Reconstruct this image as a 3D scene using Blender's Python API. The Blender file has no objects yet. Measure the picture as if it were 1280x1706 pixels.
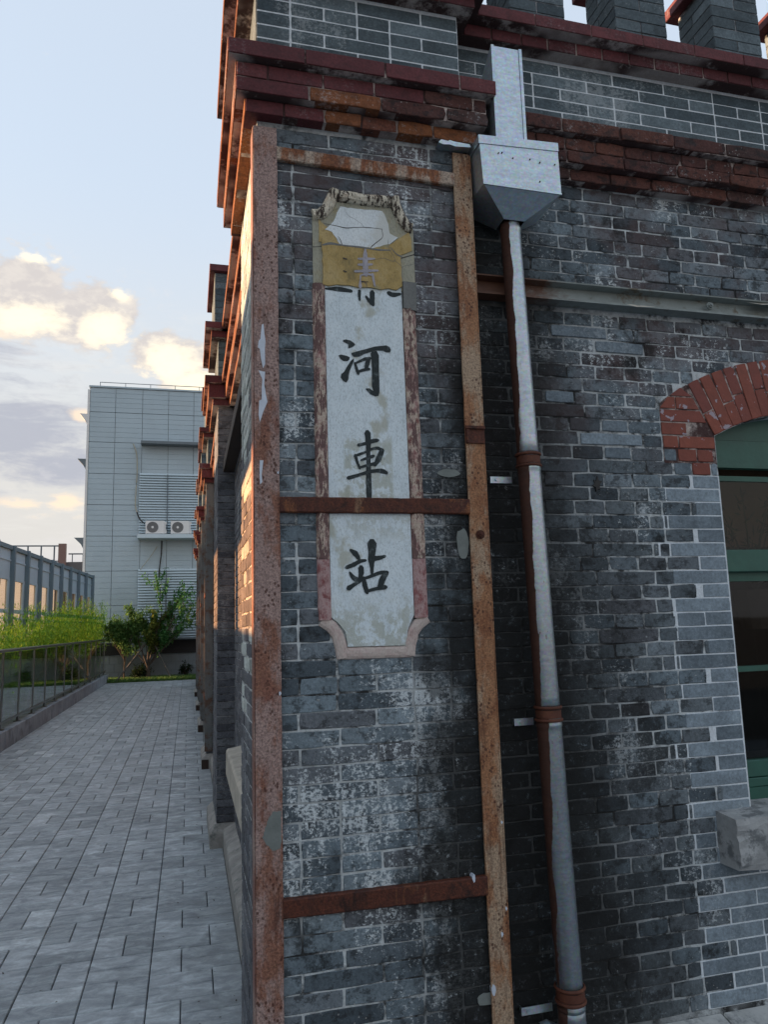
import bpy, bmesh, math, random
from mathutils import Vector, Matrix
random.seed(7)
S = bpy.context.scene
COL = S.collection
RAD = math.radians

# ---------------------------------------------------------------- camera
cam_d = bpy.data.cameras.new('camera')
cam = bpy.data.objects.new('camera', cam_d)
COL.objects.link(cam)
S.camera = cam
cam_d.sensor_fit = 'VERTICAL'
cam_d.sensor_height = 24.0
cam_d.lens = 1245.0/1706.0*24.0
cam_d.clip_start = 0.05
cam_d.clip_end = 3000
_r = Vector((0.96752085, -0.25111067, -0.02910044))   # image right
_d = Vector((0.00953368, 0.15128074, -0.98844486))    # image down
_f = Vector((0.25261139, 0.95606358, 0.14876128))     # view direction
M = Matrix((( _r.x, -_d.x, -_f.x), (_r.y, -_d.y, -_f.y), (_r.z, -_d.z, -_f.z))).to_4x4()
M.translation = Vector((-0.2265, -2.555, 1.67))
cam.matrix_world = M

# ---------------------------------------------------------------- world, sun, exposure
SUN_AZ, SUN_EL = -74.0, 6.5
S.view_settings.view_transform = 'Standard'
try: S.view_settings.look = 'None'
except Exception: pass
S.view_settings.exposure = 2.95
S.view_settings.gamma = 1.0
S.view_settings.use_curve_mapping = False

W = bpy.data.worlds.new('World'); S.world = W; W.use_nodes = True
wt = W.node_tree; wt.nodes.clear()
def wn(t, **k):
    n = wt.nodes.new(t)
    for a, b in k.items(): setattr(n, a, b)
    return n
def lk(nt, a, b): nt.links.new(a, b)
def math_(nt, op, a, b=None, c=None, clamp=False):
    n = nt.nodes.new('ShaderNodeMath'); n.operation = op; n.use_clamp = clamp
    for i, v in enumerate((a, b, c)):
        if v is None: continue
        if isinstance(v, (int, float)): n.inputs[i].default_value = v
        else: nt.links.new(v, n.inputs[i])
    return n.outputs[0]
def mixc(nt, fac, a, b, mode='MIX'):
    n = nt.nodes.new('ShaderNodeMix'); n.data_type = 'RGBA'; n.blend_type = mode; n.clamp_factor = True
    for s, v in ((n.inputs[0], fac), (n.inputs[6], a), (n.inputs[7], b)):
        if isinstance(v, (int, float)): s.default_value = v
        elif isinstance(v, tuple): s.default_value = (v[0], v[1], v[2], 1)
        else: nt.links.new(v, s)
    return n.outputs[2]
def sstep(nt, x, a, b):
    n = nt.nodes.new('ShaderNodeMapRange'); n.interpolation_type = 'SMOOTHSTEP'
    nt.links.new(x, n.inputs[0]); n.inputs[1].default_value = a; n.inputs[2].default_value = b
    n.inputs[3].default_value = 0; n.inputs[4].default_value = 1
    return n.outputs[0]
sky = wn('ShaderNodeTexSky', sky_type='NISHITA', sun_disc=False)
sky.sun_elevation = RAD(SUN_EL); sky.sun_rotation = RAD(SUN_AZ); sky.dust_density = 1.5
tc = wn('ShaderNodeTexCoord')
sp = wn('ShaderNodeSeparateXYZ'); lk(wt, tc.outputs['Generated'], sp.inputs[0])
az = math_(wt, 'MULTIPLY', math_(wt, 'ARCTAN2', sp.outputs[0], sp.outputs[1]), 57.2958)
el = math_(wt, 'MULTIPLY', math_(wt, 'ARCSINE', sp.outputs[2]), 57.2958)
cv = wn('ShaderNodeCombineXYZ'); lk(wt, math_(wt,'MULTIPLY',az,0.1), cv.inputs[0]); lk(wt, math_(wt,'MULTIPLY',el,0.19), cv.inputs[1])
def noise(nt, vec, scale, detail=5, rough=.55, dist=0.0, w=None):
    n = nt.nodes.new('ShaderNodeTexNoise')
    if w is not None:
        n.noise_dimensions = '4D'; n.inputs['W'].default_value = w
    n.inputs['Scale'].default_value = scale; n.inputs['Detail'].default_value = detail
    n.inputs['Roughness'].default_value = rough; n.inputs['Distortion'].default_value = dist
    if vec is not None: nt.links.new(vec, n.inputs['Vector'])
    return n.outputs['Fac']
n1 = noise(wt, cv.outputs[0], 2.6, 9, .60, .1, 3.1)
n2 = noise(wt, cv.outputs[0], 8.0, 8, .62, .1, 1.3)
cv2 = wn('ShaderNodeCombineXYZ'); lk(wt, math_(wt,'MULTIPLY',az,0.06), cv2.inputs[0]); lk(wt, math_(wt,'MULTIPLY',el,0.30), cv2.inputs[1])
n3 = noise(wt, cv2.outputs[0], 3.0, 9, .62, .6, 5.5)
def blob(a0, e0, ra, re):
    x = math_(wt,'DIVIDE', math_(wt,'SUBTRACT',az,a0), ra)
    y = math_(wt,'DIVIDE', math_(wt,'SUBTRACT',el,e0), re)
    r = math_(wt,'ADD', math_(wt,'MULTIPLY',x,x), math_(wt,'MULTIPLY',y,y))
    return math_(wt,'EXPONENT', math_(wt,'MULTIPLY',r,-1.0))
def addn(*a):
    r = a[0]
    for b in a[1:]: r = math_(wt,'ADD',r,b)
    return r
def c5(n, g): return math_(wt,'MULTIPLY',math_(wt,'SUBTRACT',n,.5),g)
def mx(*a):
    r = a[0]
    for b in a[1:]: r = math_(wt,'MAXIMUM',r,b)
    return r
# bright cumulus bank, a row of heaped heads
heads = mx(blob(-12.0,23.4,3.6,2.9), blob(-15.5,22.8,3.8,2.6), blob(-7.2,22.2,3.6,2.6), blob(-5.4,22.6,1.7,2.0), blob(-2.4,20.2,2.4,1.9), blob(-.4,18.9,2.5,2.9), blob(1.4,17.2,2.4,2.8), blob(-20,22.8,5,3.2), blob(6,18,5,3.2), blob(-9.8,22.0,5.5,2.2))
cum = sstep(wt, addn(heads, c5(n1,.95), c5(n2,.95)), .31, .62)
lit = mx(blob(-11.5,21.5,3.6,1.3), blob(-6.2,21.4,2.6,1.4), blob(-1.5,19.4,2.6,1.8), blob(.5,17.8,2.4,2.4), blob(-17,21.2,5,1.4), blob(-5.2,24.0,.9,.6), blob(-11.5,25.6,2.2,.5))
core = sstep(wt, addn(lit, c5(n1,1.2), c5(n2,1.2)), .25, .95)
# general scattered clouds anywhere else in the sky
gen = math_(wt,'MULTIPLY', sstep(wt, addn(n1, c5(n2,.4)), .56,.78), .45)
gen = math_(wt,'MULTIPLY', gen, sstep(wt, el, 31, 22))
# grey-lavender bank, stretched
b2 = mx(blob(-13, 14.0, 8, 3.0), blob(-9.0, 11.6, 5, 1.5), math_(wt,'MULTIPLY',blob(-15, 17.2, 6, 1.3),.75), math_(wt,'MULTIPLY',blob(-16, 19.4, 5, .8),.7), math_(wt,'MULTIPLY',blob(-22, 12, 9, 4),.9))
gry = sstep(wt, addn(b2, c5(n3,2.4), c5(n2,.7)), .12, .95)
gry = math_(wt,'MULTIPLY', gry, sstep(wt, el, 22.5, 19.5))
# warm glowing streaks
b3 = mx(blob(-8.6, 9.3, 1.7, .9), math_(wt,'MULTIPLY',blob(-11.5, 9.0, 2.2, .7),.8), blob(-7.6, 15.4, 1.1, .7), math_(wt,'MULTIPLY',blob(-13.6, 20.5, 3, .8),.85), math_(wt,'MULTIPLY',blob(-9, 8.2, 9, .5),.5))
wrm = sstep(wt, addn(b3, c5(n3,1.6), c5(n2,1.0)), .40, 1.0)
K = 1.0/.14
def kc(c, g=.80): return tuple(v*K*g for v in c)
base = mixc(wt, .90, sky.outputs[0], kc((.102,.115,.134)))
low = mixc(wt, sstep(wt, el, 34, 6), base, kc((.128,.124,.118)))
low = mixc(wt, math_(wt,'MULTIPLY',sstep(wt, el, 7.0, 3.5),.6), low, kc((.100,.096,.108)))
wisp = sstep(wt, n3, .45, .70)
low = mixc(wt, math_(wt,'MULTIPLY', math_(wt,'MULTIPLY',wisp, sstep(wt, el, 25, 18)), .5), low, kc((.152,.148,.140)))
ccol = mixc(wt, core, kc((.118,.110,.106)), kc((.225,.198,.148)))
ccol = mixc(wt, math_(wt,'MULTIPLY',sstep(wt, n2, .42,.62),.35), ccol, kc((.165,.152,.135)))
c1 = mixc(wt, math_(wt,'MULTIPLY',gry,.85), low, kc((.076,.080,.094)))
c2 = mixc(wt, math_(wt,'MULTIPLY',wrm,.75), c1, kc((.195,.155,.112)))
c2 = mixc(wt, gen, c2, kc((.14,.135,.135)))
c3 = mixc(wt, math_(wt,'MULTIPLY',cum,.95), c2, ccol)
bg = wn('ShaderNodeBackground'); bg.inputs[1].default_value = .14
lk(wt, c3, bg.inputs[0])
wo = wn('ShaderNodeOutputWorld'); lk(wt, bg.outputs[0], wo.inputs[0])

sun_d = bpy.data.lights.new('sun', 'SUN'); sun_d.energy = 1.7; sun_d.angle = RAD(.6); sun_d.color = (1, .60, .33)
sun = bpy.data.objects.new('sun', sun_d); COL.objects.link(sun)
_sd = Vector((math.sin(RAD(SUN_AZ))*math.cos(RAD(SUN_EL)), math.cos(RAD(SUN_AZ))*math.cos(RAD(SUN_EL)), math.sin(RAD(SUN_EL))))
sun.rotation_euler = _sd.to_track_quat('Z','Y').to_euler()
sun.location = (-6, 4, 8)

# ---------------------------------------------------------------- materials
MATS = {}
def newmat(name):
    m = bpy.data.materials.new(name); m.use_nodes = True
    nt = m.node_tree; nt.nodes.clear()
    out = nt.nodes.new('ShaderNodeOutputMaterial'); b = nt.nodes.new('ShaderNodeBsdfPrincipled')
    nt.links.new(b.outputs[0], out.inputs[0])
    MATS[name] = m
    return m, nt, b
def pos(nt, sc=(1,1,1), off=(0,0,0)):
    g = nt.nodes.new('ShaderNodeNewGeometry')
    mp = nt.nodes.new('ShaderNodeMapping'); mp.inputs['Scale'].default_value = sc; mp.inputs['Location'].default_value = off
    nt.links.new(g.outputs['Position'], mp.inputs[0]); return mp.outputs[0]
def xyz(nt):
    g = nt.nodes.new('ShaderNodeNewGeometry'); s = nt.nodes.new('ShaderNodeSeparateXYZ')
    nt.links.new(g.outputs['Position'], s.inputs[0]); return s.outputs
def rnd(nt):
    o = nt.nodes.new('ShaderNodeObjectInfo'); g = nt.nodes.new('ShaderNodeNewGeometry')
    return math_(nt,'FRACT', math_(nt,'ADD', o.outputs['Random'], g.outputs['Random Per Island']))
def ramp(nt, fac, stops, const=False):
    n = nt.nodes.new('ShaderNodeValToRGB'); cr = n.color_ramp
    if const: cr.interpolation = 'CONSTANT'
    while len(cr.elements) < len(stops): cr.elements.new(.5)
    for e, (p, c) in zip(cr.elements, stops):
        e.position = p; e.color = (c[0], c[1], c[2], 1)
    nt.links.new(fac, n.inputs[0]); return n.outputs[0]
def bump(nt, b, h, strength=.5, dist=.004):
    n = nt.nodes.new('ShaderNodeBump'); n.inputs['Strength'].default_value = strength; n.inputs['Distance'].default_value = dist
    nt.links.new(h, n.inputs['Height']); nt.links.new(n.outputs[0], b.inputs['Normal'])
def setc(nt, b, c):
    if isinstance(c, tuple): b.inputs['Base Color'].default_value = (c[0],c[1],c[2],1)
    else: nt.links.new(c, b.inputs['Base Color'])
def mul(nt, a, b): return math_(nt,'MULTIPLY',a,b)
def inv(nt, a): return math_(nt,'SUBTRACT',1.0,a)

def soot_mask(nt):
    """black run-off stain down the corner between pier and wall, following the leaking downpipe"""
    X, Y, Z = xyz(nt)
    wob = math_(nt,'MULTIPLY', math_(nt,'SUBTRACT', noise(nt, pos(nt,(1.5,1.5,1.1)), 3.0, 6, .65), .5), .62)
    xx = math_(nt,'ADD', X, wob)
    lft = sstep(nt, math_(nt,'ADD', xx, math_(nt,'MULTIPLY', Z, -.085)), .36, .58)
    rgt = math_(nt,'SUBTRACT', 1.0, sstep(nt, math_(nt,'ADD', xx, math_(nt,'MULTIPLY', Z, .13)), 1.28, 1.92))
    top = math_(nt,'SUBTRACT', 1.0, sstep(nt, Z, 3.45, 3.62))
    front = math_(nt,'SUBTRACT', 1.0, sstep(nt, Y, .3, .5))
    return mul(nt, mul(nt, mul(nt, lft, rgt), top), front)

def brick_mat(name, ramp_stops, eff=.5, soot=True, purple=True, rough=.9, spec=.25, specks=True, bs=.6, gain=1.8, crust=.66):
    m, nt, b = newmat(name)
    r = rnd(nt)
    ramp_stops = [(p, (c[0]*gain*.97, c[1]*gain*1.03, c[2]*gain*1.04)) for p, c in ramp_stops]
    base = ramp(nt, r, ramp_stops)
    n1 = noise(nt, pos(nt), 9, 6, .65)
    base = mixc(nt, .55, base, ramp(nt, n1, [(.25,(.45,.45,.45)),(.75,(1.5,1.5,1.5))]), 'MULTIPLY')
    nf = noise(nt, pos(nt), 90, 4, .7)
    base = mixc(nt, .5, base, ramp(nt, nf, [(.3,(.45,.45,.45)),(.7,(1.6,1.6,1.6))]), 'MULTIPLY')
    cr = mul(nt, sstep(nt, noise(nt, pos(nt,(1,1,1.4),(4,8,2)), 19, 8, .74), .50, .60), crust)
    base = mixc(nt, cr, base, (.016,.017,.018))
    if purple:
        X, Y, Z = xyz(nt)
        pm = mul(nt, sstep(nt, noise(nt, pos(nt,(1,1,1),(3,1,2)), 2.2, 4, .6), .46,.62), sstep(nt, Z, 1.9, 2.7))
        base = mixc(nt, mul(nt, pm, .55), base, (.105,.066,.062))
    # white salt bloom and old lime wash
    if eff > 0:
        X, Y, Z = xyz(nt)
        zone = noise(nt, pos(nt,(1,1,1),(5,2,9)), 2.6, 3, .5)
        loz = math_(nt,'SUBTRACT', 1.0, sstep(nt, Z, 1.0, 1.75))
        lox = mul(nt, loz, mul(nt, sstep(nt, X, .26, .42), math_(nt,'SUBTRACT',1.0, sstep(nt, X, .60,.72))))
        zone = math_(nt,'ADD', math_(nt,'ADD', mul(nt, zone, .75), .128), mul(nt, lox, .085))
        fl = noise(nt, pos(nt,(1,1,1.3)), 62, 8, .82)
        md = noise(nt, pos(nt,(2.2,2.2,.55)), 12, 5, .7)
        em = sstep(nt, math_(nt,'ADD', math_(nt,'ADD', mul(nt, fl, .72), mul(nt, md, .28)), mul(nt, math_(nt,'SUBTRACT',zone,.5), .75)), .570, .625)
        base = mixc(nt, mul(nt, em, eff), base, (.60,.65,.67))
        md2 = sstep(nt, math_(nt,'ADD',noise(nt, pos(nt,(1,1,1.2),(7,7,7)), 7, 6, .7), mul(nt, math_(nt,'SUBTRACT',zone,.5),.5)), .53, .72)
        base = mixc(nt, mul(nt, md2, .24*min(1,eff*1.3)), base, (.20,.235,.26))
    if specks:
        vr = nt.nodes.new('ShaderNodeTexVoronoi'); vr.inputs['Scale'].default_value = 55
        nt.links.new(pos(nt,(1,1,1)), vr.inputs['Vector'])
        sp_ = mul(nt, math_(nt,'SUBTRACT',1.0, sstep(nt, vr.outputs['Distance'], .10,.20)), sstep(nt, noise(nt, pos(nt,(1,1,1),(2,2,2)), 6, 3, .5), .52,.66))
        base = mixc(nt, mul(nt, sp_, .7), base, (.42,.42,.40))
    if soot:
        sm = soot_mask(nt)
        keep = sstep(nt, noise(nt, pos(nt,(1,1,1),(9,9,1)), 34, 8, .8), .56, .64)
        sm2 = mul(nt, sm, math_(nt,'SUBTRACT', 1.0, mul(nt, keep, .6)))
        bl = mul(nt, sstep(nt, noise(nt, pos(nt,(1,1,.8),(6,3,7)), 3.4, 7, .72), .555, .64), .8)
        sm2 = math_(nt,'MAXIMUM', sm2, mul(nt, bl, math_(nt,'SUBTRACT', 1.0, mul(nt, keep, .6))))
        base = mixc(nt, mul(nt, sm2, .93), base, (.009,.009,.0085))
    setc(nt, b, base)
    b.inputs['Roughness'].default_value = rough
    b.inputs['Specular IOR Level'].default_value = spec
    hh = math_(nt,'ADD', mul(nt, noise(nt, pos(nt), 45, 6, .72), .7), mul(nt, noise(nt, pos(nt), 12, 4, .6), .6))
    bump(nt, b, hh, bs, .010)
    return m
brick_mat('old_brick', [(0,(.030,.036,.042)),(.25,(.062,.074,.085)),(.5,(.092,.110,.124)),(.72,(.062,.062,.068)),(.88,(.125,.146,.162)),(1,(.045,.052,.06))], .9)
brick_mat('wall_brick', [(0,(.034,.040,.046)),(.3,(.060,.068,.075)),(.55,(.085,.095,.103)),(.8,(.052,.056,.062)),(1,(.105,.118,.130))], .6, crust=0.6)
brick_mat('new_brick', [(0,(.085,.10,.115)),(.5,(.125,.145,.165)),(1,(.165,.19,.215))], .22, soot=False, purple=False, specks=False, bs=.25, crust=.16, gain=1.42)
brick_mat('parapet_brick', [(0,(.028,.036,.042)),(.3,(.052,.064,.072)),(.6,(.044,.054,.06)),(1,(.085,.102,.113))], .25, soot=False, purple=False, specks=False, bs=.25, crust=0.18)
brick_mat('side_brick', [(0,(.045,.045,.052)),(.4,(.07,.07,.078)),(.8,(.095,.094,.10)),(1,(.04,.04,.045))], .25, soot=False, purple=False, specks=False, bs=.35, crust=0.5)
brick_mat('red_paint', [(0,(.072,.019,.022)),(.5,(.098,.025,.028)),(1,(.125,.034,.036))], .10, soot=False, purple=False, specks=False, rough=.7, bs=.22, gain=1.05, crust=0.2)
brick_mat('red_old', [(0,(.060,.026,.024)),(.4,(.088,.036,.030)),(.75,(.115,.044,.032)),(1,(.055,.032,.030))], .30, soot=False, purple=False, bs=.7, gain=1.05)
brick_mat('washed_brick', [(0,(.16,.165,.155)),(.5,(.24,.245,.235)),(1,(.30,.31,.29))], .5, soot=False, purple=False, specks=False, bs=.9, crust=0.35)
brick_mat('orange_and_sunlit_brick', [(0,(.16,.055,.026)),(.5,(.21,.075,.03)),(1,(.13,.045,.03))], .22, soot=False, purple=False, bs=.7, gain=1.05, crust=0.35)  # worn orange brick; also paints low sun on the path-side cornice faces
# red paint flaking off the arch
def arch_mat():
    m, nt, b = newmat('arch_paint')
    base = ramp(nt, rnd(nt), [(0,(.17,.038,.022)),(.5,(.22,.052,.028)),(1,(.15,.032,.024))])
    base = mixc(nt, .5, base, ramp(nt, noise(nt,pos(nt),22,6,.7), [(.3,(.6,.6,.6)),(.7,(1.35,1.35,1.35))]), 'MULTIPLY')
    fl = sstep(nt, math_(nt,'ADD', mul(nt,noise(nt,pos(nt),24,3,.5),.75), mul(nt,noise(nt,pos(nt,(1,1,1),(4,4,4)),6,3,.5),.3)), .625,.64)
    base = mixc(nt, mul(nt, fl, .85), base, (.34,.31,.36))
    setc(nt,b,base); b.inputs['Roughness'].default_value=.65
    bump(nt,b,math_(nt,'SUBTRACT', noise(nt,pos(nt),50,5,.7), mul(nt,fl,.5)),.4,.006)
arch_mat()
def mortar_mat(name, fresh_bias, dark=(.035,.035,.034), light=(.40,.42,.42), soot=True):
    light = tuple(v*1.25 for v in light)
    m, nt, b = newmat(name)
    n_ = math_(nt,'ADD', mul(nt, noise(nt,pos(nt),30,6,.7),.35), mul(nt, noise(nt,pos(nt,(1,1,1),(1,5,3)),5,5,.6),.65))
    f = sstep(nt, math_(nt,'ADD', n_, fresh_bias), .45,.58)
    zone = noise(nt, pos(nt,(1,1,1),(5,2,9)), 2.6, 3, .5)
    f = math_(nt,'MAXIMUM', f, math_(nt,'MULTIPLY', sstep(nt, zone, .50,.60), .75))
    c = mixc(nt, f, dark, light)
    c = mixc(nt, .4, c, ramp(nt, noise(nt,pos(nt),70,4,.7), [(.3,(.6,.6,.6)),(.7,(1.3,1.3,1.3))]), 'MULTIPLY')
    if soot: c = mixc(nt, mul(nt, soot_mask(nt), .9), c, (.010,.010,.009))
    setc(nt,b,c); b.inputs['Roughness'].default_value=.95
    bump(nt,b,noise(nt,pos(nt),80,5,.7),.8,.008)
mortar_mat('mortar_old', .035, (.022,.023,.024), (.42,.45,.46))
mortar_mat('mortar_white', .18, (.16,.17,.18), (.52,.56,.59), soot=False)
mortar_mat('mortar_side', .0, (.05,.05,.05), (.30,.30,.31), soot=False)
mortar_mat('mortar_red', -.03, (.06,.03,.028), (.42,.36,.33), soot=False)

def simple(name, c, rough=.6, metal=0., var=.4, sc=8, bsc=40, bst=.2, spec=.5, c2=None, thr=(.5,.65), c2sc=12):
    m, nt, b = newmat(name)
    base = mixc(nt, var, c, ramp(nt, noise(nt,pos(nt),sc,5,.65), [(.25,(.5,.5,.5)),(.75,(1.5,1.5,1.5))]), 'MULTIPLY')
    if c2: base = mixc(nt, sstep(nt, noise(nt,pos(nt,(1,1,1),(2,6,1)),c2sc,6,.7), thr[0],thr[1]), base, c2)
    setc(nt,b,base); b.inputs['Roughness'].default_value=rough; b.inputs['Metallic'].default_value=metal
    b.inputs['Specular IOR Level'].default_value=spec
    if bst: bump(nt,b,noise(nt,pos(nt),bsc,5,.65),bst,.006)
    return m
def rust(name, cols, pale, pale_amt, speck=True, shine=.65):
    m, nt, b = newmat(name)
    f = noise(nt,pos(nt,(1,1,.55)),11,7,.72,.4)
    base = ramp(nt, f, cols)
    pl = sstep(nt, math_(nt,'ADD',noise(nt,pos(nt,(1.5,1.5,.6),(3,8,2)),6,6,.7), pale_amt), .50,.62)
    base = mixc(nt, mul(nt,pl,.8), base, pale)
    gr = noise(nt,pos(nt),130,4,.75)
    base = mixc(nt, .85, base, ramp(nt, gr, [(.32,(.35,.32,.3)),(.68,(1.75,1.7,1.6))]), 'MULTIPLY')
    stn = sstep(nt, noise(nt,pos(nt,(5,5,.5),(2,4,9)),6,5,.65), .56,.70)
    base = mixc(nt, mul(nt,stn,.55), base, (.05,.018,.011))
    if speck:
        vr = nt.nodes.new('ShaderNodeTexVoronoi'); vr.inputs['Scale'].default_value = 70
        nt.links.new(pos(nt,(1,1,.8)), vr.inputs['Vector'])
        sp_ = mul(nt, math_(nt,'SUBTRACT',1.0, sstep(nt, vr.outputs['Distance'], .22,.38)), sstep(nt, noise(nt,pos(nt,(1,1,1),(6,2,2)),9,4,.6), .45,.58))
        base = mixc(nt, mul(nt,sp_,.85), base, (.055,.016,.009))
    setc(nt,b,base); b.inputs['Roughness'].default_value=shine
    b.inputs['Specular IOR Level'].default_value=.35
    bump(nt,b,math_(nt,'ADD',gr,mul(nt,f,.8)),.55,.004)
rust('rust_pale', [(.3,(.13,.05,.038)),(.5,(.20,.095,.065)),(.7,(.17,.068,.052))], (.30,.225,.215), .085)
rust('rust_orange', [(.25,(.11,.036,.018)),(.42,(.20,.085,.040)),(.58,(.28,.145,.075)),(.75,(.15,.055,.03))], (.33,.26,.19), .045)
rust('rust_dark', [(.35,(.022,.008,.006)),(.48,(.085,.024,.012)),(.56,(.05,.014,.009)),(.7,(.20,.075,.028))], (.24,.15,.09), -.09)
rust('rust_top', [(.3,(.10,.035,.018)),(.5,(.20,.075,.03)),(.7,(.14,.05,.03))], (.38,.33,.28), .06, False)
rust('rust_edge', [(.3,(.13,.06,.05)),(.5,(.20,.10,.08)),(.7,(.17,.08,.07))], (.30,.24,.22), .0, False)
simple('chipped_blue_paint', (.50,.55,.63), .5, var=.25, sc=30, bst=.1)
simple('cement_patch', (.17,.19,.18), .9, var=.5, sc=14, bst=.4)
simple('stone', (.30,.31,.31), .85, var=.75, sc=7, bst=.7, bsc=30, c2=(.14,.15,.155), thr=(.5,.62))
simple('ledge_stone', (.42,.43,.42), .9, var=.6, sc=8, bst=.5, c2=(.22,.23,.23), thr=(.5,.65))
simple('stone_pale', (.42,.39,.33), .85, var=.6, sc=9, bst=.5, c2=(.23,.22,.20), thr=(.55,.75))
simple('stone_side', (.30,.29,.27), .9, var=.7, sc=10, bst=.7, c2=(.13,.15,.14), thr=(.5,.7))
simple('green_paint', (.020,.090,.066), .45, var=.4, sc=10, bst=.15, c2=(.035,.115,.085), thr=(.55,.8))
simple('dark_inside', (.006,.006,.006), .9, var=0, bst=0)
simple('reflection_board', (.17,.095,.055), .8, var=.4)
simple('blob_black', (.012,.011,.011), .6, var=.2)
simple('pipe_rust', (.085,.024,.011), .75, var=.7, sc=18, bst=.4, c2=(.17,.06,.025), thr=(.5,.7))
simple('clad_grey', (.42,.51,.56), .5, var=.15, sc=.8, bst=.0)
simple('clad_joint', (.15,.18,.20), .7, var=.1, bst=0)
simple('louver_white', (.55,.65,.70), .45, var=.1, sc=2, bst=0)
simple('louver_dark', (.03,.03,.035), .6, var=.1, bst=0)
simple('warm_white', (.75,.74,.72), .5, var=.08, bst=0)
simple('ac_grille', (.17,.17,.17), .6, var=.1, bst=0)
simple('cable_black', (.02,.02,.02), .5, var=0, bst=0)
simple('cable_cream', (.40,.38,.30), .6, var=0, bst=0)
simple('tile_grey', (.22,.25,.27), .6, var=.2, sc=3, bst=.1)
simple('soil_grass', (.035,.055,.02), .95, var=.7, sc=10, bst=.5)
simple('ground_far', (.10,.10,.095), .95, var=.4, sc=.3, bst=0)
simple('kerb_concrete', (.26,.30,.34), .9, var=.6, sc=3, bst=.4, c2=(.15,.175,.20), thr=(.5,.7), c2sc=3)
simple('steel_dark', (.20,.205,.20), .32, metal=.85, var=.15, bst=.05)
simple('blue_steel', (.13,.19,.235), .5, var=.2, sc=3, bst=0)
simple('blue_panel', (.40,.52,.62), .4, var=.15, sc=2, bst=0)
simple('roof_grey', (.13,.12,.12), .6, var=.2, sc=1, bst=0)
simple('brown_metal', (.22,.13,.11), .5, var=.1, bst=0)
simple('timber', (.19,.165,.13), .85, var=.5, sc=12, bst=.3)
simple('bark', (.085,.065,.05), .95, var=.6, sc=20, bst=.7)
simple('stake', (.13,.12,.105), .9, var=.4, sc=20)
simple('pier_steel', (.13,.14,.14), .6, var=.5, sc=5, bst=.3, c2=(.10,.055,.035), thr=(.48,.62), c2sc=7)
simple('timber_dark', (.035,.022,.016), .8, var=.4)

def galv(name, rusty=False):
    m, nt, b = newmat(name)
    base = mixc(nt, .6, mixc(nt, sstep(nt, xyz(nt)[2], 1.0, 2.2), (.30,.345,.375), (.52,.58,.62)) if rusty else (.58,.65,.70), ramp(nt, noise(nt,pos(nt,(1,1,3)),26,6,.7), [(.3,(.65,.67,.7)),(.7,(1.15,1.15,1.15))]), 'MULTIPLY')
    vr = nt.nodes.new('ShaderNodeTexVoronoi'); vr.inputs['Scale'].default_value = 120
    nt.links.new(pos(nt), vr.inputs['Vector'])
    base = mixc(nt, .22, base, vr.outputs['Color'], 'MULTIPLY')
    sp_ = sstep(nt, noise(nt,pos(nt,(1,1,.4),(3,3,3)),42,3,.6), .70,.74)
    base = mixc(nt, mul(nt,sp_,.7), base, (.16,.10,.05))
    met = .88
    rg = math_(nt,'ADD', mul(nt, noise(nt,pos(nt,(1,1,6)),16,5,.7), .45), .20)
    if rusty:
        # rust creeping round the weather side of the pipe, with a ragged edge
        ob = nt.nodes.new('ShaderNodeTexCoord'); s = nt.nodes.new('ShaderNodeSeparateXYZ'); nt.links.new(ob.outputs['Object'], s.inputs[0])
        ed = math_(nt,'ADD', s.outputs[0], math_(nt,'MULTIPLY', math_(nt,'SUBTRACT', noise(nt,pos(nt,(1,1,.9)),5,5,.6), .5), .034))
        ed = math_(nt,'ADD', ed, math_(nt,'MULTIPLY', math_(nt,'SUBTRACT',1.0,sstep(nt, xyz(nt)[2], .75,1.35)), .010))
        rm = math_(nt,'SUBTRACT', 1.0, sstep(nt, ed, -.0285,-.0262))
        base = mixc(nt, rm, base, mixc(nt, noise(nt,pos(nt),30,5,.7), (.016,.007,.005), (.085,.030,.016)))
        mm = math_(nt,'SUBTRACT', met, mul(nt, rm, met)); nt.links.new(mm, b.inputs['Metallic'])
        rg = math_(nt,'ADD', rg, mul(nt, rm, .4))
    else: b.inputs['Metallic'].default_value = met
    setc(nt,b,base); nt.links.new(rg, b.inputs['Roughness'])
    bump(nt,b,noise(nt,pos(nt,(1,1,5)),9,4,.6),.25,.004)
galv('galvanised'); galv('galvanised_rusty', True)

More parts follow.
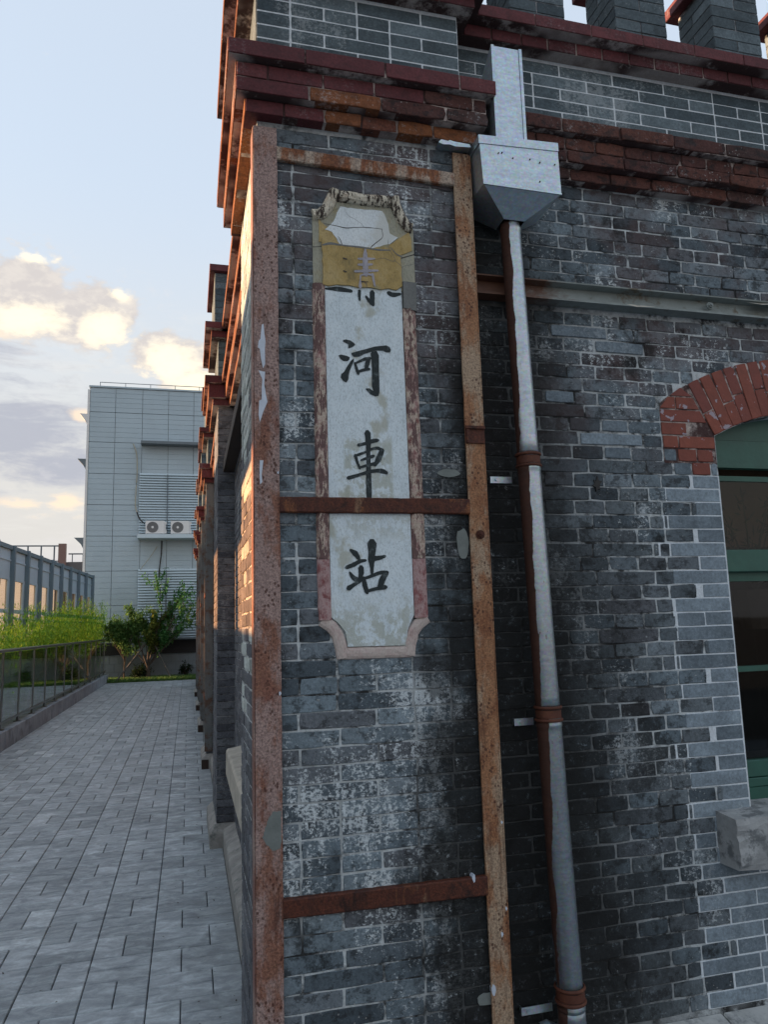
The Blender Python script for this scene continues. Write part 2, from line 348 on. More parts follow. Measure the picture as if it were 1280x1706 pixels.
def plaster(name, cols, crack=True, stain=None, flake=None, sc=14):
    m, nt, b = newmat(name)
    base = ramp(nt, noise(nt,pos(nt,(1,1,.7)),sc,7,.7), cols)
    fn = noise(nt,pos(nt,(1.6,1,.8)),120,3,.7)
    base = mixc(nt, .45, base, ramp(nt, fn, [(.36,(.55,.56,.55)),(.5,(1,1,1)),(.8,(1.12,1.12,1.12))]), 'MULTIPLY')
    if stain: base = mixc(nt, sstep(nt, noise(nt,pos(nt,(1,1,.8),(8,1,4)),4.2,5,.6), .60,.66), base, stain)
    h = fn
    if flake:
        fm = sstep(nt, noise(nt,pos(nt,(1.6,1,.42),(5,5,5)),34,7,.76), .495,.53)
        base = mixc(nt, fm, base, flake)
        h = math_(nt,'SUBTRACT', fn, mul(nt, fm, 1.5))
    if crack:
        vr = nt.nodes.new('ShaderNodeTexVoronoi'); vr.feature = 'DISTANCE_TO_EDGE'; vr.inputs['Scale'].default_value = 4.5
        n = nt.nodes.new('ShaderNodeTexNoise'); n.inputs['Scale'].default_value = 9
        g = pos(nt); nt.links.new(g, n.inputs['Vector'])
        va = nt.nodes.new('ShaderNodeVectorMath'); va.operation='MULTIPLY_ADD'; va.inputs[1].default_value=(.12,.12,.12)
        nt.links.new(n.outputs['Color'], va.inputs[0]); nt.links.new(g, va.inputs[2]); nt.links.new(va.outputs[0], vr.inputs['Vector'])
        cm = math_(nt,'SUBTRACT',1.0, sstep(nt, vr.outputs['Distance'], .004,.012))
        cm = mul(nt, cm, sstep(nt, noise(nt,pos(nt,(1,1,1),(1,1,9)),5,3,.5), .5,.6))
        base = mixc(nt, mul(nt,cm,.6), base, (.10,.10,.10))
    setc(nt,b,base); b.inputs['Roughness'].default_value=.85
    bump(nt,b,h,.5,.004)
plaster('plaster_white', [(.25,(.54,.62,.66)),(.5,(.63,.71,.75)),(.75,(.70,.77,.80))], crack=False, stain=(.44,.46,.41))
plaster('plaster_top', [(.25,(.52,.57,.59)),(.5,(.66,.71,.73)),(.75,(.72,.76,.77))], stain=(.56,.58,.56))
plaster('plaster_yellow', [(.30,(.22,.17,.075)),(.45,(.38,.27,.10)),(.6,(.44,.33,.15)),(.75,(.30,.22,.09))], crack=True, stain=(.24,.23,.15), sc=13)
plaster('head_plaster', [(.3,(.30,.26,.14)),(.5,(.34,.33,.26)),(.7,(.26,.26,.20))], sc=16)
plaster('moulding_side', [(.34,(.20,.085,.08)),(.46,(.40,.27,.24)),(.54,(.50,.42,.34)),(.66,(.17,.06,.055))], crack=False, flake=(.13,.075,.07), sc=34)
plaster('moulding_top', [(.3,(.50,.43,.32)),(.5,(.63,.58,.47)),(.7,(.34,.22,.14))], crack=False, flake=(.045,.032,.025))
plaster('moulding_low', [(.36,(.24,.09,.09)),(.5,(.42,.29,.28)),(.64,(.20,.065,.065))], crack=False, sc=26)
plaster('moulding_foot', [(.3,(.42,.30,.28)),(.5,(.50,.43,.39)),(.7,(.40,.28,.27))], crack=False)
plaster('plaster_grey', [(.3,(.13,.135,.13)),(.7,(.19,.195,.19))], crack=False)
plaster('plaster_relief', [(.3,(.26,.25,.28)),(.7,(.40,.38,.42))], crack=False)
m = MATS['plaster_white']; nt = m.node_tree; b = [n for n in nt.nodes if n.type=='BSDF_PRINCIPLED'][0]
src = b.inputs['Base Color'].links[0].from_socket
X, Y, Z = xyz(nt)
g1 = mul(nt, mul(nt, sstep(nt, X, .300,.312), math_(nt,'SUBTRACT',1.0, sstep(nt, X, .478,.490))), mul(nt, sstep(nt, Z, 2.05,2.10), math_(nt,'SUBTRACT',1.0, sstep(nt, Z, 2.31,2.36))))
g2 = math_(nt,'SUBTRACT',1.0, sstep(nt, Z, 1.66,1.80))
g3 = mul(nt, sstep(nt, Z, 1.95,2.0), math_(nt,'SUBTRACT',1.0, sstep(nt, Z, 2.04,2.06)))
stn = mul(nt, math_(nt,'MAXIMUM', math_(nt,'MAXIMUM', g1, g2), mul(nt,g3,.6)), sstep(nt, noise(nt,pos(nt,(1,1,.8)),22,7,.75), .44,.54))
cc = mixc(nt, mul(nt,stn,.75), src, (.38,.40,.34))
st2 = sstep(nt, noise(nt,pos(nt,(3,1,.35),(1,1,4)),34,6,.75), .57,.66)
cc = mixc(nt, mul(nt,st2,.45), cc, (.34,.40,.43))
sp3 = sstep(nt, noise(nt,pos(nt,(1.3,1,.6),(9,1,4)),150,3,.6), .62,.68)
cc = mixc(nt, mul(nt,sp3,.55), cc, (.20,.24,.26))
dk = sstep(nt, noise(nt,pos(nt,(1,1,.6),(4,4,4)),9,6,.7), .60,.66)
cc = mixc(nt, mul(nt,dk,.35), cc, (.40,.42,.40))
nt.links.new(cc, b.inputs['Base Color'])
m, nt, b = newmat('ink'); setc(nt,b, mixc(nt, sstep(nt, noise(nt,pos(nt,(1,1,.7)),60,4,.7), .52,.72), (.012,.020,.022), (.10,.125,.13))); b.inputs['Roughness'].default_value=.75
m, nt, b = newmat('ink_faint'); setc(nt,b,(.045,.04,.035)); b.inputs['Roughness'].default_value=.8

# pavers
m, nt, b = newmat('paver')
base = ramp(nt, rnd(nt), [(0,(.25,.285,.305)),(.3,(.34,.38,.405)),(.6,(.40,.445,.475)),(.85,(.295,.335,.36)),(1,(.47,.52,.545))])
base = mixc(nt, .8, base, ramp(nt, noise(nt,pos(nt,(2.4,4.5,1)),3.0,6,.65,.8), [(.32,(.55,.56,.58)),(.5,(.95,.95,.95)),(.66,(1.5,1.5,1.47))]), 'MULTIPLY')
base = mixc(nt, .35, base, ramp(nt, noise(nt,pos(nt),60,4,.7), [(.3,(.7,.7,.7)),(.7,(1.3,1.3,1.3))]), 'MULTIPLY')
X, Y, Z = xyz(nt)
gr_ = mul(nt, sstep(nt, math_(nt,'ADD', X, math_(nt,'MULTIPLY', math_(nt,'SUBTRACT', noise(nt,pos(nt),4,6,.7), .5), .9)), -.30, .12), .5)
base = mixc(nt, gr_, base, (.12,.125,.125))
base = mixc(nt, mul(nt, sstep(nt, noise(nt,pos(nt,(1,1,1),(3,3,3)),1.7,7,.72), .58,.68), .38), base, (.13,.145,.155))
setc(nt,b,base); b.inputs['Roughness'].default_value=.62
bump(nt,b,noise(nt,pos(nt),90,4,.7),.3,.003)
simple('paver_joint', (.028,.030,.033), .95, var=.3, sc=20)

def leafmat(name, c1, c2, trans=.35):
    m = bpy.data.materials.new(name); m.use_nodes = True; nt = m.node_tree; nt.nodes.clear(); MATS[name]=m
    out = nt.nodes.new('ShaderNodeOutputMaterial'); b = nt.nodes.new('ShaderNodeBsdfPrincipled')
    t = nt.nodes.new('ShaderNodeBsdfTranslucent'); mx = nt.nodes.new('ShaderNodeMixShader'); mx.inputs[0].default_value=trans
    c = mixc(nt, rnd(nt), c1, c2)
    nt.links.new(c,b.inputs['Base Color']); nt.links.new(c,t.inputs[0]); b.inputs['Roughness'].default_value=.6
    b.inputs['Specular IOR Level'].default_value=.25
    nt.links.new(b.outputs[0],mx.inputs[1]); nt.links.new(t.outputs[0],mx.inputs[2]); nt.links.new(mx.outputs[0],out.inputs[0])
leafmat('bamboo_leaf', (.07,.22,.02), (.24,.48,.06), .35)
leafmat('tree_leaf', (.09,.20,.06), (.22,.36,.11), .45)
leafmat('tree_leaf_yellow', (.13,.19,.035), (.24,.27,.06), .4)
leafmat('light_leaf', (.06,.19,.06), (.13,.30,.09), .4)
leafmat('dark_leaf', (.012,.028,.010), (.03,.055,.02))

def glassmat(name, tint, refl=.12, rough=.03, gmax=1.0):
    m = bpy.data.materials.new(name); m.use_nodes = True; nt = m.node_tree; nt.nodes.clear(); MATS[name]=m
    out = nt.nodes.new('ShaderNodeOutputMaterial')
    t = nt.nodes.new('ShaderNodeBsdfTransparent'); t.inputs[0].default_value=(*tint,1)
    g = nt.nodes.new('ShaderNodeBsdfGlossy'); g.inputs['Roughness'].default_value=rough; g.inputs[0].default_value=(1,1,1,1)
    lw = nt.nodes.new('ShaderNodeLayerWeight'); lw.inputs[0].default_value=.5
    f5 = math_(nt,'POWER',lw.outputs['Facing'],5.0)
    fa = math_(nt,'ADD', math_(nt,'MULTIPLY',f5,gmax-refl), refl)
    mx = nt.nodes.new('ShaderNodeMixShader'); nt.links.new(fa,mx.inputs[0])
    nt.links.new(t.outputs[0],mx.inputs[1]); nt.links.new(g.outputs[0],mx.inputs[2]); nt.links.new(mx.outputs[0],out.inputs[0])
glassmat('glass_window', (.70,.72,.70), .02)
glassmat('glass_rail', (.78,.85,.82), .22, .04, .95)
glassmat('glass_sunset_tint', (.985,.83,.67), .02, .04, .35)  # orange of the sunset reflection put into the pane tint
# ---------------------------------------------------------------- object helpers
def link(o, parent=None):
    COL.objects.link(o)
    if parent is not None: o.parent = parent
    return o
def empty(name, label, cat, loc=(0,0,0), rz=0, group=None):
    o = bpy.data.objects.new(name, None); o.empty_display_size = .1
    o.location = loc; o.rotation_euler = (0,0,rz); link(o)
    o['label'] = label; o['category'] = cat
    if group: o['group'] = group
    return o
def tag(o, label=None, cat=None, group=None, kind=None):
    if label: o['label'] = label
    if cat: o['category'] = cat
    if group: o['group'] = group
    if kind: o['kind'] = kind
    return o
class MB:
    def __init__(s): s.v=[]; s.f=[]; s.m=[]
    def add(s, vs, fs, mi=0):
        n=len(s.v); s.v+= [tuple(v) for v in vs]; s.f += [tuple(i+n for i in f) for f in fs]; s.m += [mi]*len(fs)
        return s
    def box(s, a, b, mi=0):
        x0,y0,z0=a; x1,y1,z1=b
        return s.add([(x0,y0,z0),(x1,y0,z0),(x1,y1,z0),(x0,y1,z0),(x0,y0,z1),(x1,y0,z1),(x1,y1,z1),(x0,y1,z1)],
            [(0,3,2,1),(4,5,6,7),(0,1,5,4),(1,2,6,5),(2,3,7,6),(3,0,4,7)], mi)
    def prism(s, poly, y0, y1, mi=0):
        """polygon in X,Z drawn out along Y from y0 (front) to y1"""
        n=len(poly)
        vs=[(p[0],y0,p[1]) for p in poly]+[(p[0],y1,p[1]) for p in poly]
        fs=[tuple(range(n)), tuple(range(2*n-1,n-1,-1))]+[(i,i+n,(i+1)%n+n,(i+1)%n) for i in range(n)]
        return s.add(vs, fs, mi)
    def tube(s, pts, r, seg=10, mi=0, cap=True):
        pts=[Vector(p) for p in pts]; rr = r if isinstance(r,(list,tuple)) else [r]*len(pts)
        vs=[]; fs=[]
        ref=Vector((0,0,1))
        for i,p in enumerate(pts):
            d=(pts[min(i+1,len(pts)-1)]-pts[max(i-1,0)]).normalized()
            u=d.cross(ref)
            if u.length<.05: u=d.cross(Vector((1,0,0)))
            u.normalize(); w=d.cross(u)
            for k in range(seg):
                a=2*math.pi*k/seg; vs.append(p+(u*math.cos(a)+w*math.sin(a))*rr[i])
        for i in range(len(pts)-1):
            for k in range(seg):
                fs.append((i*seg+k,i*seg+(k+1)%seg,(i+1)*seg+(k+1)%seg,(i+1)*seg+k))
        if cap: fs.append(tuple(range(seg-1,-1,-1))); fs.append(tuple(range((len(pts)-1)*seg,len(pts)*seg)))
        return s.add(vs,fs,mi)
    def mesh(s, name, mats, smooth=False):
        me=bpy.data.meshes.new(name); me.from_pydata(s.v,[],s.f)
        for m in (mats if isinstance(mats,(list,tuple)) else [mats]): me.materials.append(MATS[m])
        if any(s.m): me.polygons.foreach_set('material_index', s.m)
        if smooth: me.polygons.foreach_set('use_smooth',[True]*len(me.polygons))
        me.update(); return me
    def build(s, name, mats, parent=None, smooth=False, loc=None, kind=None, bevel=0):
        me=s.mesh(name,mats,smooth)
        bm=bmesh.new(); bm.from_mesh(me); bmesh.ops.recalc_face_normals(bm, faces=bm.faces)
        if bevel:
            bmesh.ops.bevel(bm, geom=[e for e in bm.edges], offset=bevel, segments=1, affect='EDGES')
        bm.to_mesh(me); bm.free()
        o=bpy.data.objects.new(name,me); link(o,parent)
        if loc: o.location=loc
        if kind: o['kind']=kind
        return o

# ---------------------------------------------------------------- bricks
def brick_geo(L, H, D, wear, rg, bev=.0016):
    """front face towards -Y at y=0, centred in X and Z"""
    hx, hz = L/2, H/2
    out=[]
    nx = 3 if L>.17 else 2
    pts=[]
    for i in range(nx+1): pts.append((-hx+L*i/nx, -hz))
    pts.append((hx, 0))
    for i in range(nx,-1,-1): pts.append((-hx+L*i/nx, hz))
    pts.append((-hx, 0))
    corner={0,nx,nx+2,2*nx+2}
    P=[]
    for i,(x,z) in enumerate(pts):
        j=wear
        cx = 1-rg.random()*wear*(26 if i in corner else 3)*.35/ max(.05,L)*.2 if i in corner else 1
        x2 = x*cx + rg.uniform(-j,j)*.8
        z2 = z + rg.uniform(-j,j)
        if i in corner: z2 -= math.copysign(wear*rg.random()*2.2, z); x2 -= math.copysign(wear*rg.random()*2.2, x)
        P.append((x2,z2))
    n=len(P); b=bev+wear*.55
    vs=[]
    for (x,z) in P:
        sx = (abs(x)-b)/max(abs(x),1e-4) if abs(x)>hx*.8 else 1
        sz = (abs(z)-b)/max(abs(z),1e-4) if abs(z)>hz*.5 else 1
        vs.append((x*sx, rg.uniform(0,wear*.6), z*sz))
    for (x,z) in P: vs.append((x, b*.9, z))
    for (x,z) in P: vs.append((x, D, z))
    fs=[tuple(range(n))]
    for k in (0,1):
        for i in range(n):
            a=k*n+i; c=k*n+(i+1)%n
            fs.append((a,a+n,c+n,c))
    return vs,fs
_bm = {}
def brick_mesh(L, H, D, wear, mat):
    Lq = round(L/.02)*.02 or .02; Hq=round(H,3)
    v = random.randrange(7); key=(Lq,Hq,D,wear,mat,v)
    if key not in _bm:
        rg = random.Random(hash((round(Lq*1000),round(Hq*1000),v)) & 0xffff)
        vs,fs = brick_geo(Lq,Hq,D,wear,rg)
        mb=MB(); mb.add(vs,fs); _bm[key]=(mb.mesh('brick_mesh',mat),Lq)
    return _bm[key]
CAMP = Vector((-0.2265,-2.555,1.67))
def facing(face):
    # 'F' faces -Y, 'L' faces -X
    return 0.0 if face=='F' else -math.pi/2
BR = {}      # (name, mat) -> list of bricks
def brick(name, parent, mat, cx, cy, cz, L, H, face='F', D=.03, wear=.0012, roll=0.0, pr=0.0):
    BR.setdefault(name, []).append((parent, mat, cx, cy, cz, L, H, face, D, wear, roll, pr))
def flush_bricks(limit=300):
    """the bricks that show largest become objects of their own, the rest one joined part"""
    for name, lst in BR.items():
        def size(b):
            d=(Vector(b[2:5])-CAMP).length
            v=(Vector(b[2:5])-CAMP).normalized()
            nrm=Vector((0,-1,0)) if b[7]=='F' else Vector((-1,0,0))
            fac=abs(v.dot(nrm)); fwd=v.dot(_f)
            off = 1.0
            # what falls outside the picture shows nothing
            x=v.dot(_r)/max(fwd,.01); y=v.dot(_d)/max(fwd,.01)
            if abs(x)>.54 or abs(y)>.71 or fwd<=0: off=.0001
            return -(b[5]*b[6]*fac/d/d*off)
        lst.sort(key=size)
        for b in lst[:limit]:
            parent,mat,cx,cy,cz,L,H,face,D,wear,roll,pr=b
            me,Lq=brick_mesh(L,H,D,wear,mat)
            o=bpy.data.objects.new(name,me); link(o,parent)
            nx,ny=(0,-pr) if face=='F' else (-pr,0)
            o.location=(cx+nx,cy+ny,cz); o.rotation_euler=(0,roll,facing(face)) if face=='F' else (0,0,facing(face))
            o.scale=(L/Lq,1,1)
        rest={}
        for b in lst[limit:]: rest.setdefault((b[0],b[1]),[]).append(b)
        for (parent,mat),bs in rest.items():
            mb=MB()
            for (_,_,cx,cy,cz,L,H,face,D,wear,roll,pr) in bs:
                vs,fs=brick_geo(L,H,D,wear,random)
                ca,sa=math.cos(facing(face)),math.sin(facing(face))
                nx,ny=(0,-pr) if face=='F' else (-pr,0)
                if roll:
                    c2,s2=math.cos(roll),math.sin(roll)
                    vs=[(x*c2+z*s2,y,-x*s2+z*c2) for x,y,z in vs]
                mb.add([(cx+nx+x*ca-y*sa, cy+ny+x*sa+y*ca, cz+z) for x,y,z in vs],fs)
            o=mb.build(name,mat,parent,kind='stuff')
P_ = .0577
def fill(name, parent, matf, plane, a0, a1, z0, z1, face='F', phase=0, joint=.010, wear=.0012, jit=.0015, L=.265, header_rows=False, D=.03, excl=None, zoff=0., hdr=.0, jz=.0012):
    """bricks between a0..a1 along the wall, row by row; matf(a,z,L)->material or None to leave the place open"""
    k0=int(math.floor((z0-zoff)/P_+.5)); 
    k=k0
    while zoff+k*P_ < z1-.02:
        zb=max(z0,zoff+k*P_); zt=min(z1,zoff+(k+1)*P_)
        if zt-zb<.02: k+=1; continue
        segs=[(a0,a1)]
        if excl:
            for (e0,e1) in excl((zb+zt)/2):
                ns=[]
                for s0,s1 in segs:
                    if e1<=s0 or e0>=s1: ns.append((s0,s1)); continue
                    if e0-s0>.015: ns.append((s0,e0))
                    if s1-e1>.015: ns.append((e1,s1))
                segs=ns
        odd=(k+phase)%2
        hd = header_rows and odd==0
        for s0,s1 in segs:
            unit = L/2 if hd else L
            x = a0 + (0 if odd else L/2) - 2*L + (L/4 if hd else 0)
            cuts=[]
            while x < s1:
                if x > s0+.03 and x < s1-.03: cuts.append(x + random.uniform(-jit,jit)*3)
                u=unit
                if not hd and random.random()<hdr: cuts.append(x+L/2) if s0+.03<x+L/2<s1-.03 else None
                x += u
            cuts=[s0]+sorted(cuts)+[s1]
            for c0,c1 in zip(cuts,cuts[1:]):
                l=c1-c0-joint
                if l<.015: continue
                c=(c0+c1)/2; zc=(zb+zt)/2+random.uniform(-jz,jz)
                mt=matf(c,zc,l)
                if not mt: continue
                h=zt-zb-joint*.8
                pr=random.uniform(-jit,jit)*1.2
                if face=='F': brick(name,parent,mt,c,plane,zc,l,h,face,D,wear,random.uniform(-1,1)*jit*2.2,pr)
                else: brick(name,parent,mt,plane,c,zc,l,h,face,D,wear,0,pr)
        k+=1
def course(name, parent, matf, face, plane, a0, a1, z0, z1, L=.27, joint=.006, wear=.0006, D=.10, jit=.0008, shift=0):
    x=a0; cuts=[a0]
    x=a0+ (L*shift if shift else L)
    while x<a1-.05: cuts.append(x+random.uniform(-.006,.006)); x+=L
    cuts.append(a1)
    for c0,c1 in zip(cuts,cuts[1:]):
        c=(c0+c1)/2; r=matf(c)
        mt,w=(r if isinstance(r,tuple) else (r,wear))
        l=c1-c0-joint
        if l<.02: continue
        pr=random.uniform(-jit,jit)*(1 if w<.001 else 4)
        if face=='F': brick(name,parent,mt,c,plane,(z0+z1)/2,l,z1-z0-.003,face,D,w,random.uniform(-1,1)*jit,pr)
        else: brick(name,parent,mt,plane,c,(z0+z1)/2,l,z1-z0-.003,face,D,w,0,pr)

# ================================================================ THE SETTING
g=MB().box((-400,-400,-.60),(400,600,-.45)); tag(g.build('ground','ground_far'),kind='structure')
# path: mortar bed, pavers laid basket-weave
bed=MB().box((-2.843,-6,-.10),(.14,24.45,-.012)); path=tag(bed.build('path','paver_joint'),kind='structure')
PV=[]
W_=.2985; B=.285; x_right=-.0935
def pav(x0,x1,y0,y1): PV.append((x0,x1,y0,y1))
col=0
xr=x_right
y_start=-5.4+ (1.583+5.4)%(2*B) - 2*B
# right edge strip next to the wall
y=y_start
while y<24.4:
    # rows of the column [-.393,-.0935] and the half column up to .052 share this rhythm
    pav(-.393,-.2425,y,y+B-.003)
    for k in (0,1): pav(-.2425,.052,y+k*B/2,y+(k+1)*B/2)
    for k in (0,1): pav(-.393,x_right,y-B+k*B/2,y-B+(k+1)*B/2)
    pav(x_right,.052,y-B,y)
    pav(.052,.137,y,y+B); pav(.052,.137,y-B,y)
    y+=2*B
xr=-.393; c=1
while xr>-2.83:
    xl=max(xr-W_,-2.843); y=y_start+(0 if c%2==0 else B)
    xm=(xl+xr)/2
    while y<24.4:
        if xr-xl>.2:
            pav(xl,xm,y,y+B); pav(xm,xr,y,y+B)
        else: pav(xl,xr,y,y+B)
        for k in (0,1): pav(xl,xr,y-B+k*B/2,y-B+(k+1)*B/2)
        y+=2*B
    xr-=W_; c+=1
def pav_geo(x0,x1,y0,y1,z):
    j=.0022; bv=.004
    x0+=j;x1-=j;y0+=j;y1-=j
    vs=[(x0+bv,y0+bv,z),(x1-bv,y0+bv,z),(x1-bv,y1-bv,z),(x0+bv,y1-bv,z),
        (x0,y0,z-.004),(x1,y0,z-.004),(x1,y1,z-.004),(x0,y1,z-.004),(x0,y0,z-.03),(x1,y0,z-.03),(x1,y1,z-.03),(x0,y1,z-.03)]
    fs=[(0,1,2,3)]+[(i,i+4,(i+1)%4+4,(i+1)%4) for i in range(4)]+[(i+4,i+8,(i+1)%4+8,(i+1)%4+4) for i in range(4)]
    return vs,[tuple(reversed(f)) if i>0 else f for i,f in enumerate(fs)]
PV=[p for p in PV if p[3]<=24.46]
PVv=sorted(PV,key=lambda p:(0 if p[3]>.75 and (p[0]+.2265)/(p[3]+2.555)>-.262 else 100)+p[3])
_pm={}
for i,p in enumerate(PVv[:300]):
    kx,ky=round(p[1]-p[0],3),round(p[3]-p[2],3)
    if (kx,ky) not in _pm:
        mb=MB(); vs,fs=pav_geo(-kx/2,kx/2,-ky/2,ky/2,0); mb.add(vs,fs); _pm[(kx,ky)]=mb.mesh('paver_mesh','paver')
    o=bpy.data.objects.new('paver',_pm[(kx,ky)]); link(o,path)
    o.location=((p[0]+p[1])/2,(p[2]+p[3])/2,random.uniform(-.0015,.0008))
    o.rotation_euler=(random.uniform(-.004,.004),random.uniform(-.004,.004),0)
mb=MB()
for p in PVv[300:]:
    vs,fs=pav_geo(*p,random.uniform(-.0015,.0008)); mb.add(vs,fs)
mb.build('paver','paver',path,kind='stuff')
# kerb wall under the railing
mb=MB()
y=-6
while y<25.0:
    y2=min(y+1.0,25.0); mb.box((-3.16,y+.002,-.4),(-2.843+random.uniform(-.004,.004),y2-.002,.268+random.uniform(-.003,.003))); y=y2
mb.build('kerb','kerb_concrete',kind='structure',bevel=.006)
mb=MB().box((-9,-8,-.3),(-3.165,26,.12)); mb.build('planting_soil','soil_grass',kind='structure')
mb=MB().box((-3.16,24.47,-.3),(6,25.98,-.005)); mb.build('planting_bed','soil_grass',kind='structure')
mb=MB().box((.83,-6,-.12),(9,.14,-.06)); mb.build('front_ground','kerb_concrete',kind='structure')

# ================================================================ THE OLD BRICK BUILDING
bld=empty('brick_building','old grey brick station building with dark red cornices and battlements along the path','building')
YL=[0.0,3.72,7.17,10.62,14.07,17.52]       # near edges of the piers on the path side
PW=.82; SET=.14
END_Y=21.8
sofR=.005
# --- corner pier
pier=MB().box((.0038,.0038,-.2),(PW,PW,4.13)).build('corner_pier','mortar_old',bld)
def plaque_excl(z):
    if 1.66<z<3.165: return [(.212,.588)]
    if 1.60<z<=1.66: return [(.25,.56)]
    if 1.55<z<=1.60: return [(.30,.52)]
    if 3.165<=z<3.20: return [(.24,.57)]
    if 3.20<=z<3.285: return [(.295,.515)]
    return []
fill('pier_brick',pier,lambda a,z,l:'old_brick',0,.0,PW,-.02,3.535,phase=1,joint=.0062,wear=.0015,jit=.0016,excl=plaque_excl,hdr=.30,L=.27,jz=.0014)
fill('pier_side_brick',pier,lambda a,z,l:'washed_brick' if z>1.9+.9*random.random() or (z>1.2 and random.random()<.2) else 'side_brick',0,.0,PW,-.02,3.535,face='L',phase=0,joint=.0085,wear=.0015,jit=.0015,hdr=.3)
fill('parapet_brick',pier,lambda a,z,l:'parapet_brick',0,-.0,PW,3.777,4.13,phase=0,joint=.005,wear=.0006,jit=.0005,hdr=.22,zoff=.02,jz=.0003)
fill('parapet_side_brick',pier,lambda a,z,l:'parapet_brick',0,.0,PW,3.777,4.13,face='L',joint=.005,wear=.0006,jit=.0005,hdr=.35,zoff=.02,jz=.0003)
# --- front wall with the arched window opening
XC,ZC,RI,RE=2.484,1.48,1.08,1.335
OX0,OX1=1.984,2.984
def arc_poly(r,a0,a1,n):
    return [(XC+r*math.sin(a0+(a1-a0)*i/n), ZC+r*math.cos(a0+(a1-a0)*i/n)) for i in range(n+1)]
yc=SET+.0038
fw=MB()
fw.box((PW,yc,-.2),(OX0+.003,.50,4.13)); fw.box((OX1-.003,yc,-.2),(7.0,.50,4.13)); fw.box((OX0+.003,yc,-.2),(OX1-.003,.50,.84))
A=math.asin(.497/RI)
ap=arc_poly(RI,-A,A,12)
fw.prism([(OX0+.003,4.13)]+[(OX0+.003,ap[0][1])]+ap[1:-1]+[(OX1-.003,ap[-1][1]),(OX1-.003,4.13)],yc,.50)
front=fw.build('front_wall','mortar_old',bld)
W0=.18*P_
def hwid(z):
    t=RE*RE-(z-ZC)**2
    return math.sqrt(t) if t>0 else 0
def front_excl(z):
    e=[]
    if .70<z<.90: e.append((1.812,3.16))
    elif .90<=z<2.255: e.append((OX0,OX1))
    elif z<2.31 and z>=2.255: e.append((1.765,3.20))
    elif 2.31<=z<2.575: e.append((1.722,3.246))
    elif z<ZC+RE-.012 and z>=2.575:
        h=hwid(z-.01) if z<2.72 else hwid(z); 
        if z<2.63: h=max(h,.70)
        e.append((XC-h,XC+h))
    if 2.965<z<3.055: e.append((PW,6.9))
    return e
NEWB=[(1.478,2.403,.30),(1.497,2.46,.13),(1.501,2.342,.13),(1.36,2.862,.27),(1.548,2.80,.24),(1.25,2.567,.14)]
def quoin_edge(z):
    k=int(math.floor((z-W0)/P_)); r=(k*7919)%5
    if k in (19,28,33): return 1.715-.05*(k%2)
    return (1.715 if k%2 else 1.845) + (r-2)*.009 - (.0 if (z<.9) else 0)
def old_front(a,z,l):
    if a>quoin_edge(z) and z<2.26 : return None
    for nx,nz,nl in NEWB:
        if abs(a-nx)<nl*.4 and abs(z-nz)<.026: return None
    return 'old_brick' if z>2.35 or random.random()<.35 else 'wall_brick'
def fx(z):
    e=front_excl(z)
    if z<2.26: e=e+[(quoin_edge(z),7)]
    for nx,nz,nl in NEWB:
        if abs(z-nz)<.028: e.append((nx-nl/2,nx+nl/2))
    return e
fill('wall_brick',front,old_front,SET,PW,4.2,.166,3.535,phase=0,joint=.0064,wear=.0017,jit=.0018,excl=fx,header_rows=True,L=.27,zoff=W0,hdr=.12,jz=.0018)
for nx,nz,nl in NEWB:
    z=W0+round((nz-W0)/P_-.5)*P_+P_/2
    brick('patch_brick',front,'new_brick',nx,SET,z,nl-.014,.046,'F',.03,.001,0,.004)
# smooth new quoin bricks beside and below the window
k=0
while W0+k*P_<2.255:
    z=W0+(k+.5)*P_
    if z>.166+.03:
        q=quoin_edge(z)
        if z<.70:
            x=q; 
            while x<3.6:
                L_=.267 if (k%2) else .134
                if k%2==0 and random.random()<.3: L_=.267
                brick('quoin_brick',front,'new_brick',x+L_/2,SET,z,L_-.006,P_-.006,'F',.03,.0006,0,random.uniform(0,.0015)); x+=L_
        elif z<.90:
            brick('quoin_brick',front,'new_brick',(q+1.812)/2,SET,z,1.812-q-.006,P_-.006,'F',.03,.0006,0,.001)
            brick('quoin_brick',front,'new_brick',3.26,SET,z,.19,P_-.006,'F',.03,.0006,0,.001)
        else:
            for s,xe in ((1,OX0),(-1,OX1)):
                if k%2: brick('quoin_brick',front,'new_brick',xe-s*.135,SET,z,.262,P_-.005,'F',.05,.0007,random.uniform(-.003,.003),.001*random.random()); 
                else:
                    brick('quoin_brick',front,'new_brick',xe-s*.066,SET,z,.126,P_-.005,'F',.05,.0007,random.uniform(-.004,.004),.001*random.random())
                    w_=(OX0-.135)-q-.004
                    if w_>.03: brick('quoin_brick',front,'new_brick',xe-s*(.133+w_/2),SET,z,w_,P_-.005,'F',.03,.0009,0,.001)
                if k%2 and q<1.70: brick('quoin_brick',front,'wall_brick',xe-s*(.27+(OX0-.27-q)/2),SET,z,OX0-.27-q-.005,P_-.006,'F',.03,.0012,0,.001)
    k+=1
# white pointing behind the new bricks
mb=MB(); k=0
while W0+k*P_<2.255:
    za,zb2=W0+k*P_,W0+(k+1)*P_; zm=(za+zb2)/2
    if zm>.19:
        q=quoin_edge(zm)-random.uniform(.002,.012)
        xe=3.7 if zm<.70 else (1.815 if zm<.90 else OX0+.0025)
        mb.box((q,SET+.0016,za),(xe,yc+.02,zb2))
    k+=1
mb.build('new_pointing','mortar_white',front)
